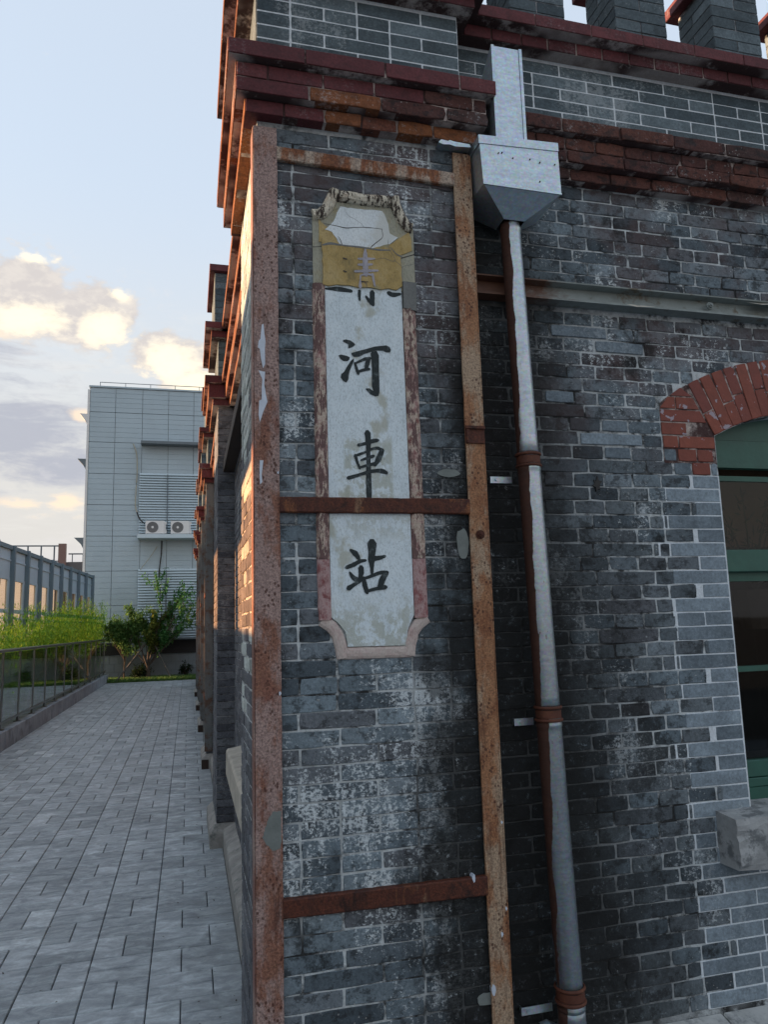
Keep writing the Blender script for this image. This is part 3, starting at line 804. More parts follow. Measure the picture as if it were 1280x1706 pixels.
# red springers and stepped red bricks
def redrow(z,x0,x1,cut=None,mat='arch_paint'):
    pts=[x0]+([cut] if cut else [])+[x1]
    for a,b in zip(pts,pts[1:]):
        brick('springer_brick',front,mat,(a+b)/2,SET,z,b-a-.006,P_-.007,'F',.05,.0008,0,.003)
zz=[W0+k*P_+P_/2 for k in range(38,48)]
rows=[z for z in zz if 2.255<z<2.70]
for i,z in enumerate(rows):
    if i==0: redrow(z,1.855,1.948); brick('quoin_brick',front,'new_brick',1.967,SET,z,.028,P_-.006); brick('quoin_brick',front,'new_brick',1.81,SET,z,.08,P_-.006)
    elif i==1: redrow(z,1.79,1.968,1.885); brick('quoin_brick',front,'new_brick',1.755,SET,z,.06,P_-.006)
    elif i==2: redrow(z,1.722,OX0-.002,1.80)
    else:
        z0_,z1_=z-P_/2+.0035,z+P_/2-.0035
        def rx(zz_): return OX0-.002-max(0,(zz_-2.442))*.546-(.006 if zz_>2.442 else 0)
        def lx(zz_): return 1.722 if zz_<2.575 else XC-hwid(zz_)+.002
        if z1_>2.66: z1_=2.657
        if z1_-z0_<.012: continue
        l0,l1,r0_,r1_=lx(z0_),lx(z1_),rx(z0_),rx(z1_)
        cuts={3:[1.845],4:[],5:[1.80],6:[]}.get(i,[])
        if i==3:
            MB().prism([(l0,z0_),(1.842,z0_),(1.842,z1_),(l1,z1_)],SET-.003,SET+.04).build('springer_brick','arch_paint',front,bevel=.0012)
            q=[(1.849,z0_),(r0_,z0_),(r1_-.002,z0_+.030),(1.965,z0_+.012),(1.93,z0_+.016),(1.905,z0_+.010),(1.885,z0_+.024),(1.862,z0_+.030),(1.858,z1_),(1.849,z1_)]
            MB().prism(q,SET+.004,SET+.04).build('springer_brick','orange_and_sunlit_brick',front)
            MB().prism([(1.862,z0_+.02),(1.955,z0_+.012),(1.962,z1_-.004),(1.866,z1_-.001)],SET+.0045,SET+.03).build('painted_hole','dark_inside',front)  # black inset piece paints the dark of the missing-brick cavity
        else:
            a_=l0;b_=l1
            for c_ in cuts+[None]:
                e0,e1=(c_-.003,c_-.003) if c_ else (r0_,r1_)
                if e1>b_+.012: MB().prism([(a_,z0_),(e0,z0_),(e1,z1_),(b_,z1_)],SET-.003,SET+.04).build('springer_brick','arch_paint',front,bevel=.0012)
                else: MB().prism([(a_,z0_),(e0,z0_),((a_+e0)/2,z1_-.01)],SET-.003,SET+.04).build('springer_brick','arch_paint',front)
                if c_: a_=b_=c_+.003
    # mirrored on the far side of the window
    if i>=2:
        lim=OX0-max(0,(z-2.442))*.53-.014; left=1.722 if z<2.585 else XC-hwid(z)
        if lim-left>.03: brick('springer_brick',front,'arch_paint',2*XC-(left+lim)/2,SET,z,lim-left,P_-.007,'F',.05,.0008,0,.003)
# red infill behind the stepped springer bricks, cut along the back of the arch
inf=[(1.724,2.312),(OX0-.001,2.312),(OX0-.001,2.442)]+[(XC+(RI+(RE-RI)*t)*math.sin(-math.asin(.5/RI)),ZC+(RI+(RE-RI)*t)*math.cos(-math.asin(.5/RI))) for t in (.5,1)]
for a_ in [math.asin(-(XC-1.86)/RE)-.02*k_ for k_ in range(0,7)]:
    xx_,zz_=XC+RE*math.sin(a_),ZC+RE*math.cos(a_)
    if xx_>1.726: inf.append((xx_,zz_))
inf.append((1.724,2.572))
MB().prism(inf,SET+.0012,SET+.03).build('springer_backing','mortar_red',front)
# voussoirs
AA=math.asin(.5/RI); NV=19
arch=MB().prism(arc_poly(RI+.004,-AA,AA,24)+list(reversed(arc_poly(RE-.004,-AA,AA,24))),SET-.001,.30).build('window_arch','mortar_red',front)
for i in range(NV):
    a=-AA+2*AA*(i+.5)/NV
    w=2*AA*(RI+.12)/NV-.005
    split = None if i%3==1 else (.50 if i%2 else .42)
    segs=[(RI+.002,RE)] if split is None else [(RI+.002,RI+.255*split-.002),(RI+.255*split+.002,RE)]
    for r0,r1 in segs:
        rc=(r0+r1)/2
        brick('arch_brick',arch,'arch_paint',XC+rc*math.sin(a),SET,ZC+rc*math.cos(a),r1-r0,w,'F',.08,.0008,a-math.pi/2,.005+random.uniform(-.001,.001))
# stone plinth ledge and sill
mb=MB()
x=PW
for L_ in (.95,.55,.8,.9,1.2,1.5):
    x2=x+L_; mb.add([(x,.02,-.2),(x2-.006,.02,-.2),(x2-.006,.145,-.2),(x,.145,-.2),(x,.02,.135+random.uniform(-.005,.005)),(x2-.006,.022,.135),(x2-.006,.145,.166),(x,.145,.166)],
        [(0,3,2,1),(4,5,6,7),(0,1,5,4),(1,2,6,5),(2,3,7,6),(3,0,4,7)]); x=x2
mb.build('plinth','ledge_stone',front,bevel=.006)
def chipped_stone(name,mat,parent,x0,x1,yf,yb,z0,z1,zb,seed,chip=.012,nx=22,nz=9):
    rg=random.Random(seed); mb=MB()
    ny=6
    # front face grid with broken edges, top and left side
    def P(i,j): # front
        u=i/nx; v=j/nz
        e=min(u,1-u)*(x1-x0); ez=min(v,1-v)*(z1-z0)
        d=0
        if e<.03: d+= (1-e/.03)*chip*rg.uniform(.3,1.6)
        if ez<.012: d+= chip*rg.uniform(.1,.9)
        d+= rg.uniform(0,.004) + (chip*1.2*max(0,1-abs(u-.06)/.05)*rg.uniform(.2,1))
        zt=z1
        return (x0+(x1-x0)*u+rg.uniform(-.001,.001), yf+d, z0+(zt-z0)*v+rg.uniform(-.0015,.0015))
    F=[[P(i,j) for j in range(nz+1)] for i in range(nx+1)]
    vs=[p for c in F for p in c]; idx=lambda i,j:i*(nz+1)+j
    fs=[(idx(i,j),idx(i+1,j),idx(i+1,j+1),idx(i,j+1)) for i in range(nx) for j in range(nz)]
    base=len(vs)
    for i in range(nx+1): vs.append((x0+(x1-x0)*i/nx,yb,zb))       # top back
    for i in range(nx+1): vs.append((x0+(x1-x0)*i/nx,yb,z0))       # bottom back
    for i in range(nx):
        fs.append((idx(i,nz),idx(i+1,nz),base+i+1,base+i)); fs.append((idx(i,0),base+nx+1+i,base+nx+2+i,idx(i+1,0)))
    fs.append(tuple([base]+[base+nx+1]+[idx(0,j) for j in range(nz+1)])); fs.append(tuple([base+nx]+[idx(nx,j) for j in range(nz,-1,-1)]+[base+2*nx+1]))
    mb.add(vs,fs); return mb.build(name,mat,parent)
chipped_stone('window_sill','stone',front,1.817,3.15,.012,.22,.70,.89,.905,5)

# --- the arched window
win=MB()
YW=.215
win.box((OX0-.01,YW,.90),(OX0+.036,YW+.07,2.46)); win.box((OX1-.036,YW,.90),(OX1+.01,YW+.07,2.46)); win.box((OX0+.036,YW+.002,.90),(OX1-.036,YW+.07,.952))
window=win.build('window','green_paint',bld)
mb=MB(); pts=arc_poly(RI+.02,-AA,AA,14)
mb.prism([(OX0-.005,2.445)]+pts+[(OX1+.005,2.445)],YW+.012,YW+.045); mb.build('arch_board','green_paint',window)
mb=MB().box((OX0+.036,YW+.006,2.318),(OX1-.036,YW+.05,2.4425)); mb.build('head_board','green_paint',window)
MB().box((OX0+.036,YW+.030,2.262),(OX1-.036,YW+.06,2.285)).build('sash_rail','green_paint',window)
MB().box((OX0+.030,YW-.012,1.852),(OX1-.030,YW+.06,1.948)).build('transom','green_paint',window,bevel=.003)
MB().box((OX0+.036,YW+.022,1.812),(OX1-.036,YW+.05,1.8515)).build('sash_rail','green_paint',window)
MB().box((OX0+.036,YW+.020,1.424),(OX1-.036,YW+.05,1.447)).build('glazing_bar','green_paint',window)
MB().box((OX0+.036,YW+.010,.990),(OX1-.036,YW+.055,1.058)).build('bottom_rail','green_paint',window,bevel=.003)
MB().box((OX0+.036,YW+.004,.952),(OX1-.036,YW+.060,.988)).build('bottom_rail','green_paint',window,bevel=.003)
for z0,z1 in ((1.948,2.262),(1.447,1.812),(1.058,1.424)):
    MB().box((OX0+.036,YW+.036,z0),(OX1-.036,YW+.040,z1)).build('pane','glass_window',window)
# unlit room behind
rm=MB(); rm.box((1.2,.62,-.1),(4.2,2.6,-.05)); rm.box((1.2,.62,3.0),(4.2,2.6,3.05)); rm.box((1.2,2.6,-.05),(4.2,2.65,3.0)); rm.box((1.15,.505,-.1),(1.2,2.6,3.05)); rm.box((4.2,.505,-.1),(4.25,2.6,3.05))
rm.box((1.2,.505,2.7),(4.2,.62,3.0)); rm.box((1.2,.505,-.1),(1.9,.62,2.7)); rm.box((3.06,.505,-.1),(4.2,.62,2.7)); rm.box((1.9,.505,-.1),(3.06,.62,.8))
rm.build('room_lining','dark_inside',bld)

# --- cornices: three stepped courses, the old ones worn, the new ones painted
def mix_new_old(x):
    return None
sunlit_L=lambda c:'orange_and_sunlit_brick'  # sun-facing cornice faces: sunlit orange put into the brick colour
def cornice(parent,face,plane,a0,a1,which,end0=True,end1=True,style='new'):
    """which: list of (z0,z1,protrusion,material function, length)"""
    for (z0,z1,p,mf,L_,sh) in which:
        b0=a0-(p if end0 else 0); b1=a1+(p if end1 else 0)
        course('cornice_brick',parent,mf,face,plane-p,b0,b1,z0,z1,L=L_,shift=sh)
Z3=(3.535,3.590); Z2a=(3.592,3.648); Z2b=(3.650,3.708); ZL=(3.712,3.775)
rp=lambda c:'red_paint'
corn=MB()
pl=[(.045,3.535,3.591),(.08,3.591,3.710),(.11,3.710,3.7765)]
for p,z0,z1 in pl:   # solid backing 6 mm behind the brick faces
    corn.box((-p+.006,-p+.006,z0+.002),(PW+p-.006,PW+p-.006,z1-.0015))
cornice_o=corn.build('pier_cornice','mortar_red',bld)
cornice(cornice_o,'F',0,0,PW,[(Z3[0],Z3[1],.045,lambda c:'red_paint' if c<.30 else ('orange_and_sunlit_brick',.0022),.145,0),
  (Z2a[0],Z2a[1],.080,lambda c:'red_paint' if c<.20 else ('orange_and_sunlit_brick' if c<.42 else 'red_old',.0022),.27,0),
  (Z2b[0],Z2b[1],.078,lambda c:'red_paint' if c<.68 else ('red_old',.0018),.20,.6),
  (ZL[0],ZL[1],.11,lambda c:'red_paint',.30,.95)])
cornice(cornice_o,'L',0,0,PW,[(Z3[0],Z3[1],.045,sunlit_L,.27,0),(Z2a[0],Z2a[1],.08,sunlit_L,.27,0),(Z2b[0],Z2b[1],.079,sunlit_L,.27,.5),(ZL[0],ZL[1],.11,sunlit_L,.30,0)])
# front bay cornice, weathered brown-red
cb=MB()
for p,z0,z1 in pl: cb.box((PW+.005,SET-p+.008,z0+.002),(6.9,.45,z1-.0015))
fcorn=cb.build('front_cornice','mortar_red',bld)
ro=lambda c:('red_old',.0024)
cornice(fcorn,'F',SET,PW+.12,4.2,[(Z3[0],Z3[1],.045,ro,.20,0),(Z2a[0],Z2a[1],.082,ro,.27,.4),(Z2b[0],Z2b[1],.079,ro,.14,.7),(ZL[0],ZL[1],.11,ro,.27,.3)],False,False)
# parapet of the front bay
fill('parapet_brick',front,lambda a,z,l:'parapet_brick',SET,PW,4.2,3.777,4.13,phase=1,joint=.005,wear=.0006,jit=.0005,zoff=.02,hdr=.30,L=.267,jz=.0003)
mb=MB().box((PW,SET+.0014,3.777),(4.2,yc+.02,4.13)); mb.build('new_pointing','mortar_white',front)
mb=MB().box((0.005,.0014,3.777),(PW-.002,.02,4.13)); mb.build('new_pointing','mortar_white',pier)
# capping course
cap=MB()
for p,z0,z1 in ((.06,4.13,4.19),(.11,4.19,4.25)):
    cap.box((-p+.005,-p+.005,z0+.001),(PW+p-.005,PW+p-.005,z1-.001)); cap.box((PW+p-.005,SET-p+.005,z0+.001),(7.,.5,z1-.001))
cap_o=cap.build('parapet_coping','mortar_red',bld)
for face in 'FL':
    mf_=rp if face=='F' else sunlit_L
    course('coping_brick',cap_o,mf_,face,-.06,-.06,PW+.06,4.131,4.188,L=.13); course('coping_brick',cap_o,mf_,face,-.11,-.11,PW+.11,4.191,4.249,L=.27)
course('coping_brick',cap_o,rp,'F',SET-.06,PW+.06,4.2,4.131,4.188,L=.132,joint=.007)
course('coping_brick',cap_o,rp,'F',SET-.11,PW+.11,4.2,4.191,4.249,L=.265,joint=.003)
# merlons of the front bay
def merlon(x0,y0,w,d,z0,zt,label=None):
    m=MB().box((x0+.004,y0+.004,z0),(x0+w-.004,y0+d-.004,zt)).build('merlon','mortar_side',bld)
    fill('merlon_brick',m,lambda a,z,l:'parapet_brick',y0,x0,x0+w,z0,zt,joint=.005,wear=.0005,jit=.0004,L=.27,zoff=z0,hdr=.2,jz=0,D=.02)
    fill('merlon_brick',m,lambda a,z,l:'parapet_brick',x0,y0,y0+d,z0,zt,face='L',joint=.005,wear=.0005,jit=.0004,L=.27,zoff=z0,hdr=.2,jz=0,D=.02)
    MB().box((x0-.045,y0-.045,zt),(x0+w+.045,y0+d+.045,zt+.06)).build('merlon_cap','red_paint',m,bevel=.003)
    return m
for i in range(5): merlon(1.13+.535*i,SET,.275,.24,4.25,4.73)
merlon(.0,.0,PW,PW,4.25,4.80)
# --- long side along the path: bays set back, piers forward
side=MB(); side.box((SET+.005,PW,-.2),(.45,END_Y,4.13)); side_o=side.build('side_wall','mortar_side',bld)
fill('side_wall_brick',side_o,lambda a,z,l:'side_brick',SET,PW,END_Y,.0,3.535,face='L',joint=.0085,wear=.001,jit=.0012,L=.27,hdr=.3,jz=.001)
fill('side_parapet_brick',side_o,lambda a,z,l:'parapet_brick',SET,PW,END_Y,3.777,4.13,face='L',joint=.005,wear=.0005,jit=.0005,L=.27,jz=.0003)
sc=MB()
for p,z0,z1 in pl+[(.06,4.13,4.19),(.11,4.19,4.25)]: sc.box((SET-p+.004,PW,z0+.001),(.45,END_Y,z1-.001))
sc_o=sc.build('side_cornice','mortar_red',bld)
for b0,b1 in [(YL[i]+PW,YL[i+1]) for i in range(5)]+[(YL[5]+PW,END_Y)]:
    for (z0,z1,p) in ((Z3[0],Z3[1],.045),(Z2a[0],Z2a[1],.08),(Z2b[0],Z2b[1],.079),(ZL[0],ZL[1],.11),(4.131,4.188,.06),(4.191,4.249,.11)):
        course('side_cornice_brick',sc_o,sunlit_L,'L',SET-p,b0,b1,z0,z1,L=.27)
for i,y0 in enumerate(YL[1:]):
    m=MB().box((.006,y0+.006,-.2),(.44,y0+PW-.006,4.25)).build('path_side_pier','mortar_side',bld)
    nm='side_pier_brick'
    mt='side_brick'
    fill(nm,m,lambda a,z,l:mt,y0,0,.16,.17,3.535,joint=.006,wear=.0009,jit=.0008,L=.27,hdr=.0,jz=.0005,phase=i%2)
    fill(nm,m,lambda a,z,l:mt,0,y0,y0+PW,.17,3.535,face='L',joint=.006,wear=.0009,jit=.0008,L=.27,hdr=.3,jz=.0005)
    fill(nm,m,lambda a,z,l:'parapet_brick',y0,0,.3,3.777,4.13,joint=.005,wear=.0005,jit=.0005,L=.27,jz=.0002,zoff=.02)
    fill(nm,m,lambda a,z,l:'parapet_brick',0,y0,y0+PW,3.777,4.13,face='L',joint=.005,wear=.0005,jit=.0005,L=.27,jz=.0002,zoff=.02)
    c=MB()
    lv=pl+[(.06,4.13,4.19),(.11,4.19,4.25)]
    for p,z0,z1 in lv: c.box((-p+.004,y0-p+.004,z0+.001),(.44,y0+PW+p-.004,z1-.001))
    co=c.build('pier_cornice','mortar_red',bld)
    for (z0,z1,p) in ((Z3[0],Z3[1],.045),(3.594,3.708,.08),(ZL[0],ZL[1],.11),(4.131,4.188,.06),(4.191,4.249,.11)):
        course('side_cornice_brick',co,rp,'F',y0-p,-p,SET+.03,z0,z1,L=.5); course('side_cornice_brick',co,sunlit_L,'L',-p,y0-p,y0+PW+p,z0,z1,L=.3)
    # stone foot
    f=MB(); a=.05
    f.add([(-a,y0-a,-.1),(.2,y0-a,-.1),(.2,y0+PW+a,-.1),(-a,y0+PW+a,-.1),(-a,y0-a,.115),(.2,y0-a,.115),(.2,y0+PW+a,.115),(-a,y0+PW+a,.115),(-.004,y0-.004,.172),(.2,y0-.004,.172),(.2,y0+PW,.172),(-.004,y0+PW,.172)],
      [(0,3,2,1),(0,1,5,4),(1,2,6,5),(2,3,7,6),(3,0,4,7),(4,5,9,8),(5,6,10,9),(6,7,11,10),(7,4,8,11),(8,9,10,11)])
    f.build('foot_stone','stone_side',m,bevel=.008)
    merlon(-.03,y0,.30,PW,4.25,4.74)
    for j in range(4): merlon(SET,y0-3.45+PW+.28+j*.60 if i else .82+.30+j*.62,.20,.30,4.25,4.62)
# plinth of the bays, step by step
for b0,b1 in [(YL[i]+PW,YL[i+1]) for i in range(5)]:
    c=MB(); c.add([(.052,b0,-.1),(.2,b0,-.1),(.2,b1-.05,-.1),(.052,b1-.05,-.1),(.052,b0,.14),(.2,b0,.215),(.2,b1-.05,.215),(.052,b1-.05,.14)],[(0,3,2,1),(4,5,6,7),(0,1,5,4),(1,2,6,5),(2,3,7,6),(3,0,4,7)])
    c.build('plinth','stone_side',side_o,bevel=.01)
# stone sill of the first window on the path side
mb=MB(); mb.add([(.028,1.20,.70),(.30,1.20,.70),(.30,2.78,.70),(.028,2.78,.70),(.030,1.20,.872),(.30,1.20,.915),(.30,2.78,.915),(.030,2.78,.872)],[(0,3,2,1),(4,5,6,7),(0,1,5,4),(1,2,6,5),(2,3,7,6),(3,0,4,7)])
mb.build('window_sill','stone_pale',side_o,bevel=.012)
# main body and flat roof
mb=MB().box((.44,2.7,-.2),(8,END_Y-.01,3.9)); mb.box((4.3,.5,-.2),(8,2.7,3.9)); mb.box((.44,.5,3.2),(4.3,2.7,3.9)); mb.box((.44,.55,-.2),(1.1,2.7,3.2)); mb.build('roof','roof_grey',bld)
flush_bricks()
# ================================================================ PLASTER SIGN
HE_POLY = [[(0.3107,2.6994),(0.3234,2.7031),(0.3401,2.6993),(0.3525,2.6905),(0.3561,2.6838),(0.3458,2.6749),(0.3299,2.6685),(0.3303,2.6835),(0.321,2.6893),(0.3117,2.693)],[(0.2928,2.6393),(0.3012,2.6437),(0.3241,2.6402),(0.3344,2.6356),(0.3332,2.6269),(0.3257,2.6201),(0.3111,2.6196),(0.3009,2.6259)],[(0.349,2.6322),(0.3498,2.6216),(0.341,2.6018),(0.3321,2.58),(0.3273,2.55),(0.3198,2.539),(0.3074,2.5447),(0.2994,2.5569),(0.3018,2.5697),(0.3123,2.5788),(0.3232,2.5986),(0.3383,2.6219)],[(0.3411,2.6521),(0.3623,2.6599),(0.3964,2.6708),(0.4307,2.6829),(0.4522,2.6866),(0.4738,2.6902),(0.4866,2.6846),(0.4916,2.674),(0.4881,2.664),(0.473,2.663),(0.4603,2.6686),(0.4389,2.6683),(0.4217,2.6639),(0.3917,2.6522),(0.3702,2.64),(0.3512,2.6377),(0.342,2.6446)],[(0.4174,2.6625),(0.4367,2.666),(0.4447,2.6492),(0.4432,2.5952),(0.4437,2.5416),(0.4427,2.5074),(0.4381,2.4944),(0.4254,2.4927),(0.4087,2.4993),(0.3923,2.5154),(0.3914,2.5207),(0.4051,2.5214),(0.4196,2.5126),(0.4148,2.5293),(0.4166,2.5936),(0.4164,2.6258),(0.4129,2.6536)]]
HE_ST = [[(0.3528,2.6143,0.0088),(0.3586,2.5944,0.0117),(0.3644,2.5755,0.0117)],[(0.3549,2.6133,0.0078),(0.3911,2.6328,0.0117),(0.4103,2.6362,0.0117)],[(0.406,2.6337,0.0136),(0.3991,2.614,0.0175),(0.3944,2.5944,0.0117)],[(0.3667,2.5831,0.0097),(0.3858,2.5907,0.0117),(0.4071,2.5951,0.0088)]]
CHE_ST = [[(0.3936,2.3542,0.0234),(0.396,2.3272,0.0214),(0.3949,2.2857,0.0156),(0.3946,2.2341,0.0165),(0.3935,2.193,0.0204),(0.3936,2.1195,0.0195)],[(0.3593,2.3083,0.0117),(0.3843,2.3143,0.0117),(0.4179,2.3269,0.0156),(0.4316,2.3284,0.0117)],[(0.347,2.2698,0.0117),(0.3526,2.2453,0.0097),(0.3623,2.224,0.0097)],[(0.3449,2.2677,0.0097),(0.3876,2.2844,0.0088),(0.4045,2.2942,0.0097),(0.4298,2.3013,0.0117),(0.4494,2.2915,0.0117)],[(0.4462,2.2914,0.0175),(0.4327,2.2599,0.0214),(0.4185,2.2367,0.0117)],[(0.3613,2.226,0.0088),(0.3905,2.236,0.0097),(0.4197,2.2419,0.0136)],[(0.3682,2.2529,0.0078),(0.387,2.2606,0.0107),(0.4132,2.2697,0.0117)],[(0.3195,2.1873,0.0136),(0.3566,2.1983,0.0117),(0.3898,2.2103,0.0117),(0.4274,2.2174,0.0136),(0.4481,2.2148,0.0175),(0.4605,2.2089,0.0117)]]
ZHAN_ST = [[(0.3227,1.9298,0.0117),(0.3396,1.9179,0.0214),(0.3512,1.8991,0.0117)],[(0.3064,1.87,0.0136),(0.3326,1.8795,0.0156),(0.3551,1.8922,0.0136),(0.3743,1.894,0.0097)],[(0.317,1.8522,0.0078),(0.3295,1.8325,0.0175),(0.3454,1.8255,0.0175)],[(0.3575,1.8675,0.0214),(0.358,1.8479,0.0195),(0.3514,1.8264,0.0117)],[(0.3117,1.7977,0.0175),(0.333,1.811,0.0136),(0.3533,1.8224,0.0117),(0.3657,1.834,0.0097)],[(0.3993,1.9545,0.0331),(0.3986,1.9266,0.0272),(0.3958,1.8988,0.0253),(0.3969,1.8672,0.0136),(0.3962,1.8396,0.0078)],[(0.4081,1.9007,0.0175),(0.4265,1.9026,0.0156),(0.4451,1.9085,0.0097)],[(0.3656,1.8321,0.0136),(0.3691,1.8085,0.0175),(0.3765,1.783,0.0156)],[(0.3717,1.832,0.0097),(0.3962,1.8396,0.0117),(0.425,1.8511,0.0136),(0.4516,1.8508,0.0136)],[(0.4495,1.8488,0.0156),(0.4325,1.8273,0.0234),(0.4256,1.8018,0.0214)],[(0.3786,1.7869,0.0117),(0.4071,1.7942,0.0117),(0.4439,1.7995,0.0156)]]
QING_G = [[(0.4022,3.0583,0.0078),(0.4015,3.0313,0.0175),(0.4006,2.9976,0.0214),(0.4018,2.9597,0.0195)],[(0.3753,3.0185,0.0078),(0.4012,3.02,0.0117),(0.436,3.0247,0.0068)],[(0.3747,2.995,0.0078),(0.4006,2.9976,0.0117),(0.4267,3.0013,0.0078)],[(0.3612,2.967,0.0088),(0.4,2.9729,0.0117),(0.4478,2.9787,0.0078)],[(0.3812,2.9533,0.0058),(0.3796,2.931,0.0054),(0.379,2.9088,0.0136)],[(0.4278,2.9622,0.0097),(0.4314,2.9358,0.0088),(0.4351,2.9161,0.0058)],[(0.3834,2.9535,0.0058),(0.404,2.9622,0.0088),(0.4298,2.9579,0.0078)]]
QING_B = [[(0.3776,2.8954,0.0117),(0.3761,2.8776,0.0107),(0.3767,2.86,0.0088)],[(0.4259,2.893,0.0195),(0.4252,2.8686,0.0195),(0.4278,2.8445,0.0117)],[(0.4017,2.8754,0.0088),(0.4121,2.8609,0.0136),(0.4236,2.8486,0.0136)]]
WHITE = [(0.3115,3.2224),(0.3789,3.2221),(0.4754,3.2253),(0.4982,3.1731),(0.5011,3.1356),(0.5332,3.1224),(0.4914,3.0843),(0.4664,3.0568),(0.4306,3.0655),(0.3751,3.0679),(0.3121,3.0612),(0.2781,3.1191),(0.251,3.1243),(0.2828,3.1608)]
YEL = [(0.1979,3.1797),(0.2283,3.1545),(0.251,3.1243),(0.2781,3.1191),(0.312,3.0571),(0.3909,3.0675),(0.4306,3.0655),(0.4955,3.0848),(0.5371,3.1186),(0.575,3.1481),(0.5908,3.1287),(0.5925,3.0615),(0.5926,2.953),(0.5472,2.9364),(0.5303,2.9142),(0.49,2.9106),(0.4422,2.9104),(0.3711,2.904),(0.3399,2.9052),(0.2933,2.905),(0.2547,2.8935),(0.238,2.928),(0.2377,3.0249),(0.2273,3.0889),(0.1984,3.0857)]
TOPM = [(0.1979,3.1839),(0.2794,3.2873),(0.3966,3.2917),(0.5263,3.2868),(0.5947,3.18),(0.5791,3.1485),(0.5373,3.1228),(0.4754,3.2253),(0.3948,3.2199),(0.3156,3.2312),(0.2514,3.1448),(0.2323,3.1632)]
flakes = [[(0.0162,2.7331),(0.0229,2.736),(0.025,2.7054),(0.0293,2.6728),(0.0269,2.6445),(0.0275,2.5885),(0.0199,2.5717),(0.0134,2.6062),(0.0091,2.6433),(0.0025,2.6475),(0.0048,2.6711),(0.0115,2.6809)],[(0.0044,2.5638),(0.0198,2.5601),(0.0273,2.5606),(0.024,2.5141),(0.0304,2.473),(0.0347,2.4503),(0.0213,2.4176),(0.008,2.3761),(0.0038,2.4032),(0.0061,2.4535),(0.0149,2.4585),(0.0151,2.4952),(0.0175,2.5322)],[(0.0074,2.2411),(0.0196,2.2414),(0.0137,2.1923),(0.0157,2.1657),(0.0079,2.1567),(0.0064,2.201)]]
lowflake = [(0.0118,1.0082),(0.0257,1.053),(0.0432,1.0846),(0.071,1.0821),(0.07,0.9698),(0.0424,0.9627),(0.0219,0.9876)]
sign=empty('station_sign','tall weathered plaster name panel with black brush characters set in the brick corner pier','sign',(.4,0,1.55))
SO=Vector((.4,0,1.55))
def sb(mb,name,mat,smooth=False,bevel=0,parent=None):
    mb.v=[(x-SO.x,y-SO.y,z-SO.z) for x,y,z in mb.v]
    return mb.build(name,mat,parent or sign,smooth,bevel=bevel)
def ragged(poly,step=.012,amp=.002,rg=random):
    out=[]
    for i in range(len(poly)):
        a=Vector((poly[i][0],poly[i][1])); b=Vector((poly[(i+1)%len(poly)][0],poly[(i+1)%len(poly)][1]))
        n=max(1,int((b-a).length/step)); t=(b-a).normalized(); nn=Vector((-t.y,t.x))
        for k in range(n):
            p=a+(b-a)*k/n + nn*rg.uniform(-amp,amp); out.append((p.x,p.y))
    return out
# white panel
pan=[(.248,2.925),(.249,1.70),(.275,1.678),(.298,1.648),(.305,1.598),(.515,1.596),(.520,1.645),(.530,1.672),(.546,1.70),(.540,2.925)]
sb(MB().prism(pan,-.006,.02),'painted_panel','plaster_white')
# side mouldings: half round, worn
def moulding(name,mat,path,w,depth,parent=None,n=6,worn=.0015):
    mb=MB(); vs=[];fs=[]
    P=[Vector(p) for p in path]
    # resample
    R=[]
    for a,b in zip(P,P[1:]):
        k=max(1,int((b-a).length/.02)); R+= [a+(b-a)*i/k for i in range(k)]
    R.append(P[-1])
    for i,p in enumerate(R):
        t=(R[min(i+1,len(R)-1)]-R[max(i-1,0)]).normalized(); nn=Vector((-t.y,t.x))
        for k in range(n+1):
            a=math.pi*k/n; q=p+nn*(math.cos(a)*w/2*(1+random.uniform(-.04,.04)))
            vs.append((q.x,.001-depth*math.sin(a)*(1+random.uniform(-.12,.12))-(.001 if 0<k<n else 0),q.y))
    m=n+1
    for i in range(len(R)-1):
        for k in range(n): fs.append((i*m+k,i*m+k+1,(i+1)*m+k+1,(i+1)*m+k))
    fs.append(tuple(range(m))); fs.append(tuple(range((len(R)-1)*m,len(R)*m)))
    mb.add(vs,fs); return sb(mb,name,mat,smooth=False)
moulding('side_moulding','moulding_side',[(.226,1.90),(.225,2.91)],.048,.017)
moulding('side_moulding','moulding_side',[(.572,1.90),(.568,2.84)],.054,.017)
moulding('side_moulding','moulding_low',[(.229,1.69),(.226,1.899)],.048,.015)
moulding('side_moulding','moulding_low',[(.573,1.69),(.572,1.899)],.054,.015)
moulding('foot_moulding','moulding_foot',[(.216,1.690),(.250,1.668),(.270,1.640),(.282,1.600),(.288,1.560)],.044,.011)
moulding('foot_moulding','moulding_foot',[(.282,1.576),(.532,1.574)],.042,.009)
moulding('foot_moulding','moulding_foot',[(.525,1.560),(.530,1.600),(.542,1.640),(.562,1.668),(.594,1.690)],.044,.011)
moulding('head_moulding','moulding_top',[(.206,3.178),(.236,3.184),(.262,3.214),(.285,3.262),(.292,3.284)],.046,.026)
moulding('head_moulding','moulding_top',[(.300,3.266),(.395,3.262),(.505,3.266)],.050,.028)
moulding('head_moulding','moulding_top',[(.522,3.285),(.528,3.255),(.548,3.205),(.572,3.172),(.590,3.168)],.046,.026)
sb(MB().prism(ragged([(.205,2.905),(.205,2.80),(.248,2.80),(.248,2.905)],.02,.001),-.003,.02),'plaster_repair','plaster_grey')
sb(MB().prism(ragged([(.545,2.945),(.545,2.84),(.594,2.83),(.598,2.945)],.02,.002),-.017,.02),'plaster_repair','plaster_grey')
